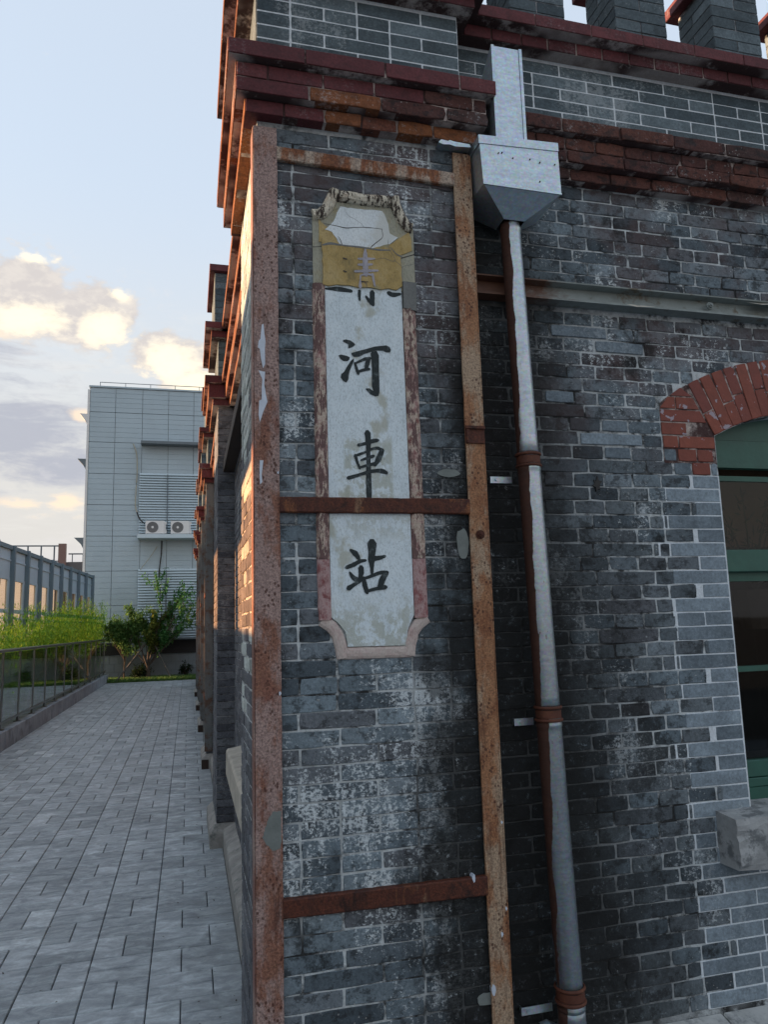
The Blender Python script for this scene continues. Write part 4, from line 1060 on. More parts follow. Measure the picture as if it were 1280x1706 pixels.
# yellow and white fill of the head
sb(MB().prism(ragged([(.205,2.895),(.205,3.172),(.262,3.19),(.30,3.245),(.52,3.245),(.545,3.19),(.596,3.165),(.596,2.93),(.55,2.915),(.535,2.905)],.02,.0006),-.005,.02),'head_backing','head_plaster')
sb(MB().prism(ragged([(.236,2.907),(.240,2.93),(.240,3.09),(.280,3.085),(.312,3.065),(.43,3.068),(.49,3.088),(.54,3.10),(.543,2.925),(.52,2.911),(.49,2.913),(.46,2.905),(.42,2.909),(.371,2.906),(.34,2.912),(.293,2.911),(.262,2.902)],.014,.0022),-.013,.0),'yellow_plaster','plaster_yellow')
sb(MB().prism(ragged([(.228,3.075),(.229,3.165),(.252,3.140),(.282,3.118),(.312,3.068)],.012,.0015),-.0075,.0),'yellow_plaster','plaster_yellow')
sb(MB().prism(ragged([(.47,3.075),(.500,3.092),(.538,3.122),(.576,3.150),(.586,3.128),(.588,3.075),(.545,3.055)],.012,.0015),-.0075,.0),'yellow_plaster','plaster_yellow')
sb(MB().prism(ragged(WHITE,.012,.0018),-.009,.0),'white_plaster','plaster_top')
# brush strokes
def stroke(mb,pts,y,thick=.0012):
    P=[Vector((p[0],p[1])) for p in pts]; Wd=[p[2] for p in pts]
    # smooth resample
    R=[];RW=[]
    for i in range(len(P)-1):
        for k in range(4):
            t=k/4; R.append(P[i].lerp(P[i+1],t)); RW.append(Wd[i]*(1-t)+Wd[i+1]*t)
    R.append(P[-1]); RW.append(Wd[-1])
    for _ in range(2):
        R=[R[0]]+[(R[i-1]+R[i]*2+R[i+1])/4 for i in range(1,len(R)-1)]+[R[-1]]
    L_=[];Q=[]
    for i,p in enumerate(R):
        t=(R[min(i+1,len(R)-1)]-R[max(i-1,0)]).normalized(); nn=Vector((-t.y,t.x)); w=RW[i]/2*random.uniform(.93,1.07)
        L_.append(p+nn*w); Q.append(p-nn*w)
    t=(R[-1]-R[-2]).normalized(); t0=(R[1]-R[0]).normalized()
    end=[R[-1]+t*RW[-1]*.45+Vector((-t.y,t.x))*RW[-1]*.2, R[-1]+t*RW[-1]*.45-Vector((-t.y,t.x))*RW[-1]*.2]
    st=[R[0]-t0*RW[0]*.45-Vector((-t0.y,t0.x))*RW[0]*.2, R[0]-t0*RW[0]*.45+Vector((-t0.y,t0.x))*RW[0]*.2]
    # built as a strip of quads so that bends never fold
    ring=[(a,b) for a,b in zip(L_,Q)]
    ring=[(st[1],st[0])]+ring+[(end[0],end[1])]
    vs=[];fs=[]
    for a,b in ring: vs+= [(a.x,y,a.y),(b.x,y,b.y)]
    for i in range(len(ring)-1): fs.append((2*i,2*i+1,2*i+3,2*i+2))
    mb.add(vs,fs)
def glyph(polys,strokes,mat='ink',base=-.0075,name='painted_character'):
    mb=MB(); y=base
    for p in polys: 
        n=len(p); mb.add([(a,y,b) for a,b in p],[tuple(range(n))]); y-=.00012
    for s_ in strokes: stroke(mb,s_,y); y-=.00012
    return sb(mb,name,mat)
glyph(HE_POLY,HE_ST); glyph([],CHE_ST); glyph([],ZHAN_ST)
glyph([],QING_G,'plaster_relief',-.0145); glyph([],QING_B,'ink')
glyph([],[[(.385,2.930,.004),(.41,2.930,.003)],[(.318,2.965,.006),(.328,2.962,.005)],[(.318,3.015,.006),(.33,3.012,.005)]],'ink_faint',-.0145,'worn_mark')
glyph([],[[(.245,3.148,.0015),(.30,3.143,.003),(.33,3.138,.004),(.37,3.146,.0025),(.42,3.152,.002),(.47,3.150,.0015)],[(.47,3.152,.0015),(.475,3.118,.002),(.455,3.100,.0025),(.43,3.078,.0035),(.425,3.070,.002)]],'ink_faint',-.0093,'crack')
glyph([],[[(.242,3.060,.006),(.27,3.070,.010),(.31,3.066,.005),(.39,3.066,.007),(.42,3.064,.005),(.46,3.062,.007),(.50,3.066,.004)],[(.50,3.078,.002),(.525,3.05,.004),(.543,3.045,.006)],[(.300,3.10,.002),(.309,3.085,.003),(.314,3.066,.004)]],'plaster_grey',-.0138,'crack')
glyph([],[[(.205,3.052,.003),(.225,3.055,.002),(.242,3.060,.003)],[(.545,3.043,.004),(.57,3.052,.003),(.596,3.062,.004)]],'ink_faint',-.0056,'crack')
glyph([],[[(.251,2.893,.008),(.30,2.896,.02),(.345,2.892,.014)],[(.49,2.897,.016),(.505,2.890,.02),(.535,2.897,.01)]],'ink',-.0068,'broken_edge')

# ================================================================ STEEL ANGLE FRAME
fr=empty('steel_bracing','rusty angle iron frame of two uprights and three cross bars clamped to the corner pier','steel frame',(0,0,0))
def iron(name,mat,poly_or_box,parent=fr,bevel=.0015):
    mb=MB()
    for a,b in poly_or_box: mb.box(a,b)
    return mb.build(name,mat,parent,bevel=bevel)
def iron_noisy(name,mat,x0,x1,y0,y1,z0,z1,parent=fr,wob=.0012,n=60,lean=0.0,mats=None):
    """upright with a slightly wavering, flaking edge"""
    mb=MB(); vs=[];fs=[]
    for i in range(n+1):
        z=z0+(z1-z0)*i/n; l=lean*(z-z0); a=random.uniform(-wob,wob); b=random.uniform(-wob,wob)
        vs+=[(x0+a*.5+l,y0,z),(x1+b+l,y0+random.uniform(0,wob*.5),z),(x1+b+l,y1,z),(x0+a*.5+l,y1,z)]
    for i in range(n):
        for k in range(4): fs.append((4*i+k,4*i+(k+1)%4,4*i+4+(k+1)%4,4*i+4+k))
    fs+=[(3,2,1,0),(4*n,4*n+1,4*n+2,4*n+3)]
    mb.add(vs,fs); return mb.build(name,mat,parent)
up=iron_noisy('upright','rust_pale',-.0105,.0755,-.014,-.005,.0,3.505)
iron('edge_flange','rust_edge',[((-.0145,-.0105,0),(-.0108,.072,3.503))],up)
up2=iron_noisy('upright','rust_orange',.768,.838,-.016,-.007,.0,3.505,lean=.0)
iron('edge_flange','rust_orange',[((.8385,-.015,0),(.844,.06,3.503))],up2)
def bar(mat,zl0,zl1,zr0,zr1,th,lab=None,nx=40):
    mb=MB(); vs=[];fs=[]
    x0,x1=.0745,.7695
    for i in range(nx+1):
        t=i/nx; x=x0+(x1-x0)*t; r=random.uniform(-.0008,.0008)
        zb=zl0+(zr0-zl0)*t+r; zt=zl1+(zr1-zl1)*t+random.uniform(-.0008,.0008)
        vs+=[(x,-th,zb+.004),(x,-th,zt-.004),(x,-th+.004,zt),(x,-.001,zt),(x,-.001,zb),(x,-th+.004,zb)]
    for i in range(nx):
        for k in range(6): fs.append((6*i+k,6*i+(k+1)%6,6*i+6+(k+1)%6,6*i+6+k))
    fs+=[(5,4,3,2,1,0),tuple(6*nx+k for k in range(6))]
    mb.add(vs,fs); return mb.build('cross_bar',mat,fr)
bar('rust_top',3.378,3.431,3.362,3.418,.020); bar('rust_dark',2.060,2.115,2.060,2.116,.022); bar('rust_dark',.757,.815,.750,.812,.024)
sp_=iron('splice_plate','rust_dark',[((.765,-.022,2.326),(.842,-.0165,2.392)),((.765,-.030,2.380),(.842,-.0222,2.392)),((.768,-.028,2.326),(.780,-.0222,2.3795))],fr)
def bolt(x,z,y,r,mat,parent,name='bolt'):
    mb=MB()
    mb.tube([(x,y+.004,z),(x,y-.004,z)],r*1.5,14); mb.tube([(x,y-.004,z),(x,y-.012,z)],r,6); mb.tube([(x,y-.012,z),(x,y-.018,z)],r*.45,8)
    return mb.build(name,mat,parent)
bolt(.806,1.985,-.018,.011,'rust_dark',fr)
# flakes of the old pale paint on the left upright
FL=flakes+[ragged(lowflake,.006,.002)]
for p in FL:
    p=[(min(max(x,-.009),.074),z) for x,z in p]
    MB().prism(p,-.0149,-.0142).build('paint_flake','chipped_blue_paint' if p[0][1]>1.5 else 'cement_patch',up)
for (x,z,s) in ((.070,1.455,.008),(.070,2.20,.006),(.835,.98,.006),(.836,.70,.007),(.775,.45,.016),(.815,.62,.008),(.72,.812,.012)):
    n=7; MB().prism([(x+s*random.uniform(.5,1)*math.cos(2*math.pi*k/n)*.7,z+s*random.uniform(.6,1.3)*math.sin(2*math.pi*k/n)) for k in range(n)],-.0172 if x>.5 and x<.85 and z<.79 or x>.8 else -.0152 if x<.5 else -.0252,-.001).build('paint_flake','chipped_blue_paint',up2 if x>.5 else up)
# galvanised flashing on top of the right upright
mb=MB().prism([(.700,3.520),(.712,3.534),(.74,3.531),(.748,3.536),(.765,3.532),(.80,3.531),(.83,3.529),(.835,3.517),(.77,3.512),(.745,3.517),(.72,3.514)],-.045,-.004)
fl=mb.build('metal_flashing','galvanised'); tag(fl,'small bright galvanised flashing scrap on top of the right rusty upright','flashing')
# grey cement dabs on the pier
def dab(x,z,rx,rz,name='cement_patch',y=-.004,mat='cement_patch',parent=None):
    n=16; q=[(x+rx*math.cos(2*math.pi*k/n)*random.uniform(.82,1.08),z+rz*math.sin(2*math.pi*k/n)*random.uniform(.84,1.1)) for k in range(n)]
    return MB().prism(q,y,.004+max(0,y+.004)).build(name,mat,parent)
dab(.700,2.215,.045,.016,parent=pier); dab(.742,1.955,.024,.058,parent=pier); dab(.76,.42,.045,.02,parent=pier)
mb=MB()
q=[]
n=13
q=[(1.393+(.030 if k%2 else .017)*math.cos(2*math.pi*k/n)*random.uniform(.6,1),2.212+(.034 if k%2 else .018)*math.sin(2*math.pi*k/n)*random.uniform(.7,1.1)) for k in range(n)]
mb.prism(q,SET-.006,SET+.002).build('black_blob','blob_black',front)  # small ragged black blob on the front wall

# ================================================================ RAINWATER PIPE
dp=empty('downpipe','galvanised rainwater pipe with box hopper running down the dark corner between pier and wall','downpipe',(1.06,.05,0))
DO=Vector((1.06,.05,0))
def db(mb,name,mat,parent=dp,smooth=False,bevel=0,off=DO):
    mb.v=[(x-off.x,y-off.y,z-off.z) for x,y,z in mb.v]
    return mb.build(name,mat,parent,smooth,bevel=bevel)
# hopper head
f0,b0_=-.10,.128
T=[(.847,f0,3.532),(1.182,f0,3.545),(1.182,b0_,3.545),(.847,b0_,3.532)]
B_=[(.856,f0,3.334),(1.186,f0,3.330),(1.186,b0_,3.330),(.856,b0_,3.334)]
hp=MB().add(T+B_,[(4,5,1,0),(5,6,2,1),(6,7,3,2),(7,4,0,3)])
tip=[(.985,.010,3.262),(1.075,.010,3.262),(1.075,.095,3.262),(.985,.095,3.262)]
hp.add([(x,y,z+ (0)) for x,y,z in B_]+tip,[(0,1,5,4),(1,2,6,5),(2,3,7,6),(3,0,4,7)])
inner=[(x+(.006 if x<1 else -.006),y+(.006 if y<0 else -.006),z) for x,y,z in T]
low=[(x+(.006 if x<1 else -.006),y+(.006 if y<0 else -.006),3.40) for x,y,z in T]
hp.add(T+inner+low,[(0,1,5,4),(1,2,6,5),(2,3,7,6),(3,0,4,7),(4,5,9,8),(5,6,10,9),(6,7,11,10),(7,4,8,11),(8,9,10,11)])
hopper=db(hp,'hopper','galvanised')
rim=MB()
def slab(q0,q1,t):  # thin folded rim strip along an edge
    pass
rim.add([(.8445,f0-.003,3.499),(1.1845,f0-.003,3.512),(1.1845,f0-.003,3.5475),(.8445,f0-.003,3.5345),(.8445,f0-.0005,3.499),(1.1845,f0-.0005,3.512),(1.1845,f0-.0005,3.5475),(.8445,f0-.0005,3.5345)],[(0,1,2,3),(7,6,5,4),(0,4,5,1),(3,2,6,7),(0,3,7,4),(1,5,6,2)])
rim.add([(.8435,f0,3.499),(.8435,b0_,3.499),(.8435,b0_,3.5345),(.8435,f0,3.5345),(.8465,f0,3.499),(.8465,b0_,3.499),(.8465,b0_,3.5345),(.8465,f0,3.5345)],[(3,2,1,0),(4,5,6,7),(0,1,5,4),(3,7,6,2),(0,4,7,3),(1,2,6,5)])
o=db(rim,'hopper_rim','galvanised')
fold=MB().add([(.8545,f0-.002,3.330),(1.187,f0-.002,3.326),(1.187,f0-.002,3.3325),(.8545,f0-.002,3.3365),(.8545,f0+.004,3.330),(1.187,f0+.004,3.326),(1.187,f0+.004,3.3325),(.8545,f0+.004,3.3365)],[(0,1,2,3),(7,6,5,4),(0,4,5,1),(3,2,6,7),(0,3,7,4),(1,5,6,2)])
db(fold,'hopper_fold','galvanised')
for (x,z) in ((.925,3.468),(.94,3.472),(.985,3.455),(1.10,3.452),(1.165,3.452),(1.058,3.46),(1.095,3.37)):
    m2=MB().tube([(x,f0-.004,z),(x,f0+.002,z)],.0028,6); db(m2,'rivet','rust_dark',hopper,off=DO)
# box chute from the roof
ch=MB()
cx0,cx1=.922,1.052
ch.box((cx0+.012,-.093,3.535),(cx1-.012,-.088,3.942))
for xx in (cx0,cx1-.006): ch.add([(xx,-.088,3.535),(xx+.006,-.088,3.535),(xx+.006,.139,3.535),(xx,.139,3.535),(xx,-.088,3.942),(xx+.006,-.088,3.942),(xx+.006,.139,3.800),(xx,.139,3.800)],[(0,3,2,1),(4,5,6,7),(0,1,5,4),(1,2,6,5),(2,3,7,6),(3,0,4,7)])
for xx in (cx0-.001,cx1-.011): ch.box((xx,-.097,3.535),(xx+.012,-.0885,3.944))
chute=db(ch,'chute','galvanised')
# round pipe in three lengths with collars and rusty clamps
def pl_(z): # centre line
    t=(3.27-z)/(3.27-.2); return (1.029+.062*t, .052-.004*t)
def pipe_len(z1,z0,r1,r0,collar=True):
    c=pl_((z0+z1)/2); zc=(z0+z1)/2
    mb=MB(); n=14
    pts=[];rr=[]
    for i in range(n+1):
        z=z1+(z0-z1)*i/n; x,y=pl_(z); pts.append((x-c[0],y-c[1],z-zc)); rr.append(r1+(r0-r1)*i/n+random.uniform(-.0004,.0004))
    # swaged bead near the top end
    ins=[(0,rr[0]*.97),(.035,rr[0]*.97),(.042,rr[0]*1.05),(.052,rr[0]*1.05),(.058,rr[0])]
    P2=[];R2=[]
    for dz,r in ins:
        z=z1-dz; x,y=pl_(z); P2.append((x-c[0],y-c[1],z-zc)); R2.append(r)
    P2+=pts[1:]; R2+=rr[1:]
    mb.tube(P2,R2,28)
    o=mb.build('pipe_length','galvanised_rusty',dp,smooth=True); o.location=(c[0]-DO.x,c[1]-DO.y,zc)
    for p_ in o.data.polygons:
        if len(p_.vertices)>4: p_.use_smooth=False
    return o
pipe_len(3.285,2.285,.0405,.0415); pipe_len(2.298,1.318,.0435,.0445); pipe_len(1.335,.350,.0455,.0465); pipe_len(.372,.02,.0475,.0485)
def ring(z,r,mat,h=.012,name='clamp_ring',parent=dp):
    x,y=pl_(z); mb=MB(); seg=28
    prof=[(r,-h),(r+.0045,-h*.8),(r+.0065,0),(r+.0045,h*.8),(r,h)]
    vs=[];fs=[]
    for k in range(seg):
        a=2*math.pi*k/seg
        for (rr,dz) in prof: vs.append((x+rr*math.cos(a),y+rr*math.sin(a),z+dz))
    m=len(prof)
    for k in range(seg):
        for j in range(m-1): fs.append((k*m+j,k*m+j+1,((k+1)%seg)*m+j+1,((k+1)%seg)*m+j))
    mb.add(vs,fs); return db(mb,name,mat,parent,smooth=True)
def clamp(z,r):
    cl=ring(z,r+.0015,'pipe_rust',.006); ring(z-.045,r+.0015,'pipe_rust',.006)
    x,y=pl_(z-.022); mb=MB().tube([(x,y,z-.008),(x,y,z-.037)],r+.0022,28,cap=False); db(mb,'clamp_band','pipe_rust',dp,smooth=True)
clamp(2.305,.0435); clamp(1.350,.0455); clamp(.392,.0478)
def bracket(z,x0=.915,x1=1.005):
    mb=MB(); mb.box((x0,.118,z-.013),(x1,.1215,z+.013)); mb.box((x0,.1215,z-.013),(x0+.004,.14,z+.013)); mb.tube([(x0+.025,.121,z),(x0+.025,.112,z)],.006,6)
    db(mb,'wall_bracket','galvanised')
bracket(2.218); bracket(1.293,.962,1.04); bracket(.30,.93,1.05)
db(MB().prism([(.99,.262),(1.02,.268),(1.10,.225),(1.10,.20),(1.03,.245)],.02,.11),'wall_bracket','galvanised')

# ================================================================ STEEL CHANNEL ON THE FRONT WALL
n=70; mb=MB(); vs=[];fs=[]
prof=[(.139,3.064),(.090,3.062),(.090,3.056),(.128,3.050),(.116,3.000),(.082,2.984),(.080,2.974),(.139,2.972)]
x0,x1=PW+.01,4.2
for i in range(n+1):
    x=x0+(x1-x0)*i/n
    for k,(y,z) in enumerate(prof):
        w=random.uniform(-.0016,.0016) if k in (3,4,5) else random.uniform(-.0005,.0005)
        vs.append((x,y+w,z+w*.8))
m=len(prof)
for i in range(n):
    for k in range(m): fs.append((i*m+k,i*m+(k+1)%m,(i+1)*m+(k+1)%m,(i+1)*m+k))
fs+=[tuple(range(m)),tuple(range(n*m+m-1,n*m-1,-1))]
mb.add(vs,fs)
# material of the channel: pale old paint, rusting through towards the pipe
mm, nt, b = newmat('channel_paint')
X,Y,Z=xyz(nt)
rm_=sstep(nt, math_(nt,'ADD', math_(nt,'MULTIPLY',X,-1.0), math_(nt,'MULTIPLY',noise(nt,pos(nt,(1,1,2)),12,6,.7),.5)), -1.08,-.86)
base=mixc(nt,.5,(.20,.225,.215),ramp(nt,noise(nt,pos(nt),14,6,.7),[(.3,(.6,.6,.58)),(.7,(1.35,1.35,1.35))]),'MULTIPLY')
base=mixc(nt,sstep(nt,noise(nt,pos(nt,(1,1,1),(1,4,4)),9,6,.7),.56,.66),base,(.12,.10,.07))
base=mixc(nt,rm_,base,mixc(nt,noise(nt,pos(nt),25,5,.7),(.05,.022,.014),(.15,.065,.035)))
setc(nt,b,base); b.inputs['Roughness'].default_value=.65; bump(nt,b,noise(nt,pos(nt),40,5,.7),.5,.006)
chn=mb.build('steel_channel','channel_paint'); tag(chn,'long pale painted steel channel bolted across the front wall above the arched window','steel beam')
bolt(1.985,3.015,.094,.011,'channel_paint',chn)
mb=MB(); mb.add([(2.17,.085,3.045),(2.24,.066,3.030),(2.40,.060,3.045),(2.40,.09,3.058),(2.26,.10,3.052)],[(0,1,2,3,4)]); mb.build('peeling_paint','stone_pale',chn)
mb=MB(); mb.add([(1.55,.072,2.978),(1.60,.066,2.966),(1.66,.068,2.972),(1.70,.074,2.978)],[(0,1,2,3)]); mb.build('peeling_paint','stone_pale',chn)
# the same kind of beam on the path side, seen edge on
mb=MB().box((.045,.90,2.965),(.135,3.70,2.975)); mb.box((.045,.90,2.975),(.053,3.70,3.055))
tag(mb.build('steel_channel','timber_dark'),'dark steel channel under the eaves between the corner pier and the next pier','steel beam')
# steel uprights on the further piers
for i,y0 in enumerate(YL[2:]):
    e=empty('steel_bracing',['grey steel uprights on the third pier along the path','rusty steel uprights on the fourth pier along the path','rusty steel uprights on the fifth pier along the path','rusty steel uprights on the last pier along the path'][i],'steel frame',(0,y0,0),group='steel frames on the piers')
    mt='pier_steel'
    for (x0,x1,ya,yb) in ((-.016,.075,-.014,-.006),(-.016,-.008,PW-.07,PW+.01)):
        MB().box((x0,ya,.20),(x1,yb,3.53)).build('upright',mt,e)
    MB().box((-.016,-.0055,.20),(-.008,.07,3.53)).build('upright',mt,e)
    for z in (.8,2.08): MB().box((-.022,.071,z),(-.008,PW-.071,z+.055)).build('cross_bar','rust_dark',e)
    MB().box((-.052,-.056,.0),(.03,-.0505,.11)).build('wet_foot_face','timber_dark',e)  # added dark sheet: wet front face of the foot stone, not steel

# ================================================================ RAILING
rail=empty('glass_railing','steel railing with glass panels on the concrete kerb along the left of the path','railing',(-2.95,10,.27))
RO=Vector((-2.95,10,.27))
def rb(mb,name,mat,smooth=False):
    mb.v=[(x-RO.x,y-RO.y,z-RO.z) for x,y,z in mb.v]; return mb.build(name,mat,rail,smooth)
py=[11.32+1.2*k for k in range(-13,12)]
rb(MB().tube([(-2.95,-5,1.45),(-2.95,24.9,1.43)],.027,12),'top_rail','steel_dark',True)
rb(MB().box((-2.97,-5,.352),(-2.93,24.9,.385)),'bottom_rail','steel_dark')
for y in py:
    rb(MB().box((-2.965,y-.03,.268),(-2.935,y+.03,1.43)).box((-3.0,y-.06,.268),(-2.90,y+.06,.278)),'post','steel_dark')
for y,y2 in zip(py,py[1:]): rb(MB().box((-2.955,y+.035,.39),(-2.945,y2-.035,1.40)),'glass_panel','glass_rail')

# ================================================================ BLUE GLAZED WALL
def bx_(y): return -5.03+.0602*y
bw=empty('glazed_wall','long blue steel and glass wall with lower panes tinted with sunset glow behind the bamboo hedge','wall',(bx_(20),20,0))
BO=Vector((bx_(20),20,0)); ang=math.atan(.0602)
def bbox(name,mat,y0,y1,z0,z1,o0,o1,bevel=0):
    """box along the wall line between y0 and y1, from offset o0 to o1 towards the path"""
    mb=MB(); vs=[]
    for z in (z0,z1):
        for (y,o) in ((y0,o0),(y1,o0),(y1,o1),(y0,o1)): vs.append((bx_(y)+o-BO.x,y-BO.y,z))
    mb.add(vs,[(0,1,2,3),(7,6,5,4),(0,4,5,1),(1,5,6,2),(2,6,7,3),(3,7,4,0)])
    return mb.build(name,mat,bw)
ys=[25.1-1.19*k for k in range(0,30)][::-1]
ZT=3.62
for y in ys: bbox('post','blue_steel',y-.05,y+.05,0,ZT+.03,-.02,.13)
bbox('top_rail','blue_steel',ys[0],25.1,ZT-.07,ZT+.02,-.01,.09)
for y,y2 in zip(ys,ys[1:]):
    a,b=y+.055,y2-.055
    p=bbox('upper_and_sunblock_panel','blue_panel',a,b,2.93,ZT-.075,.0,.04)
    bbox('panel_strip','blue_panel',a,b,3.30,3.33,.041,.06)
    bbox('window_rail','blue_panel',a,b,2.16,2.24,-.005,.06)
    w0=a; w1=b-.14
    if y<5.5:
        bbox('upper_and_sunblock_panel','blue_panel',a,b,.12,2.155,0,.05)  # unseen near bays closed solid to block sun on the corner pier
    bbox('window_frame','blue_panel',w1,b,2.245,2.925,0,.05); bbox('window_frame','blue_panel',a,a+.05,2.245,2.925,0,.05); bbox('window_frame','blue_panel',a+.05,w1,2.88,2.925,0,.05)
    bbox('pane','glass_sunset_tint',a+.05,w1,2.245,2.88,.02,.026)
    if y<5.5: continue
    bbox('window_frame','blue_panel',w1,b,1.2,2.155,0,.05); bbox('window_frame','blue_panel',a,w1,2.03,2.06,0,.05)
    bbox('pane','glass_sunset_tint',a,w1,2.065,2.155,.02,.026); bbox('pane','glass_sunset_tint',a,w1,1.2,2.025,.02,.026)
    bbox('base_panel','blue_panel',a,b,.12,1.195,0,.05)

# ================================================================ GREY CLAD BUILDING AT THE END
gb=empty('clad_building','tall windowless building clad in pale grey panels closing the end of the path','building',(-1,26,0))
GO=Vector((-1,26,0))
def gbx(name,mats,*boxes,bevel=0,parent=None):
    mb=MB()
    for a,b in boxes: mb.box((a[0]-GO.x,a[1]-GO.y,a[2]),(b[0]-GO.x,b[1]-GO.y,b[2]))
    return mb.build(name,mats,parent or gb,bevel=bevel)
gbx('wall','clad_joint',((-3.82,26.03,0),(6,34,10.68)))
xs=[-3.82,-2.92,-1.96,-1.02,-.09,.84,1.77]
zs=[.84,1.38,2.62,3.86,5.13,6.28,7.44,8.62,9.76,10.70]
for i in range(6):
    for j in range(len(zs)-1):
        a,b=xs[i]+.008,xs[i+1]-.008; z0,z1=zs[j]+.008,zs[j+1]-.008
        n_=max(2,round((z1-z0)/.19)); mb=MB()
        for k in range(n_):
            za=z0+(z1-z0)*k/n_; zb=z0+(z1-z0)*(k+1)/n_-.012
            mb.box((a-GO.x,-.0+26.0-GO.y,za),(b-GO.x,26.03-GO.y,zb))
        mb.box((a-GO.x,.012,z0),(b-GO.x,.03,z1))
        mb.build('cladding_panel','clad_grey',gb)
gbx('corner_trim','warm_white',((-3.90,25.97,0),(-3.822,26.2,10.6)))
gbx('parapet_cap','clad_grey',((-3.86,25.96,10.70),(6,26.3,10.76)))
for x in (-3.5,-2.6,-1.7,-.8,.1): gbx('roof_stanchion','clad_joint',((x,26.1,10.76),(x+.02,26.12,10.93)))
gbx('roof_rail','clad_joint',((-3.5,26.1,10.93),(2,26.12,10.95)))
gbx('canopy','clad_joint',((-1.97,25.55,8.52),(1.5,26.0,8.62)))
gbx('plant_ledge','louver_white',((-2.02,25.35,4.99),(1.5,26.0,5.13)))
for (z0,z1,x0) in ((5.15,7.44,-2.02),(1.40,3.86,-2.00)):
    mb=MB(); z=z0
    while z<z1:
        mb.add([(x0-GO.x,-.10,z),(1.5-GO.x,-.10,z),(1.5-GO.x,-.03,z+.075),(x0-GO.x,-.03,z+.075),(x0-GO.x,-.085,z-.01),(1.5-GO.x,-.085,z-.01)],[(0,1,2,3),(4,5,1,0)]); z+=.098
    o=mb.build('louver_slat','louver_white',gb); o['kind']='stuff'
    gbx('louver_frame','clad_joint',((-1.03,25.885,z0),(-1.0,25.965,z1)))
gbx('vent_grille','louver_dark',((-1.6,25.97,.86),(2,25.995,1.38))); gbx('vent_grille','louver_dark',((-3.2,25.97,.86),(-2.25,25.995,1.30)))
mb=MB()
for k in range(5): mb.box((-1.6-GO.x,-.07,.90+k*.1),(2-GO.x,-.031,.93+k*.1))
for k in range(4): mb.box((-3.2-GO.x,-.07,.90+k*.1),(-2.25-GO.x,-.031,.93+k*.1))
mb.build('vent_slat','louver_dark',gb,kind='stuff')
for i in range(18):
    for j in range(3):
        gbx('wall_tile','tile_grey',((-3.8+i*.3+(.15 if j%2 else 0)+.004,25.97,.0+j*.28+.004),(-3.5+i*.3+(.15 if j%2 else 0)-.004,26.02,.28+j*.28-.004)))
for (z,l) in ((9.55,.16),(7.85,.18),(4.95,.2)):
    mb=MB().prism([(-3.9-GO.x-l*1.6,z+.12),(-3.9-GO.x,z+.12),(-3.9-GO.x,z-.28),(-3.9-GO.x-.08,z-.12)],-.02,.25); mb.build('wall_bracket','warm_white' if z>9 else 'clad_joint',gb)
def cable(mat,pts,r,lab,cat='cable'):
    P=[Vector(p) for p in pts]; R=[]
    for i in range(len(P)-1):
        p0=P[max(i-1,0)];p1=P[i];p2=P[i+1];p3=P[min(i+2,len(P)-1)]
        for k in range(6):
            t=k/6; R.append(.5*((2*p1)+(-p0+p2)*t+(2*p0-5*p1+4*p2-p3)*t*t+(-p0+3*p1-3*p2+p3)*t**3))
    R.append(P[-1])
    o=MB().tube(R,r,6).build('cable',mat,smooth=True); return tag(o,lab,cat)
cable('cable_cream',[(-2.26,25.96,8.58),(-2.14,25.93,8.2),(-2.10,25.92,7.6),(-2.12,25.9,7.0),(-2.14,25.9,6.3),(-2.08,25.88,6.0)],.022,'cream cable hanging down the grey cladding left of the louvres')
cable('cable_black',[(-2.08,25.88,6.0),(-1.98,25.86,5.75),(-1.80,25.72,5.55)],.025,'short black cable joining the upper left air conditioner')
cable('cable_black',[(-1.19,25.95,4.95),(-1.20,25.9,4.5),(-1.26,25.9,3.9),(-1.27,25.88,3.6)],.026,'black cable hanging below the plant ledge')
cable('cable_cream',[(-1.35,25.94,4.75),(-1.55,25.9,4.4),(-1.85,25.9,4.0),(-1.93,25.92,3.88)],.012,'thin pale cable looping across the cladding below the ledge')
def ac(x,z,lab):
    e=empty('air_conditioner',lab,'air conditioner',(x,25.42,z),group='air conditioner units on the grey building')
    def p(name,mat,mb,bevel=0): return mb.build(name,mat,e,bevel=bevel)
    p('case','warm_white',MB().box((0,0,.02),(.66,.28,.49)),.012)
    p('side_cover','warm_white',MB().prism([(.664,.04),(.72,.03),(.735,.12),(.70,.20),(.70,.34),(.735,.42),(.70,.47),(.664,.46)],.05,.24))
    mb=MB()
    for r in (.195,.15,.105,.06):
        seg=24; vs=[];fs=[]
        for k in range(seg):
            a=2*math.pi*k/seg
            for rr in (r,r-.022): vs.append((.245+rr*math.cos(a),-.012,.255+rr*math.sin(a)))
        for k in range(seg): fs.append((2*k,2*k+1,(2*((k+1)%seg))+1,2*((k+1)%seg)))
        mb.add(vs,fs)
    p('fan_guard','ac_grille',mb)
    p('fan','ac_grille',MB().tube([(.245,-.003,.255),(.245,.003,.255)],.20,24))
    p('hub','warm_white',MB().tube([(.245,-.016,.255),(.245,-.004,.255)],.045,12))
    p('foot','clad_joint',MB().box((.06,.0,0),(.10,.28,.02)).box((.55,.0,0),(.59,.28,.02)))
ac(-1.745,5.13,'white air conditioner unit at the left end of the grey ledge under the canopy')
ac(-.87,5.13,'white air conditioner unit on the grey ledge nearest the brick building')
ac(-1.42,1.42,'low white air conditioner unit half hidden behind the tree')
gbx('plant_ledge','clad_joint',((-1.7,25.4,1.36),(.2,26.0,1.42)))

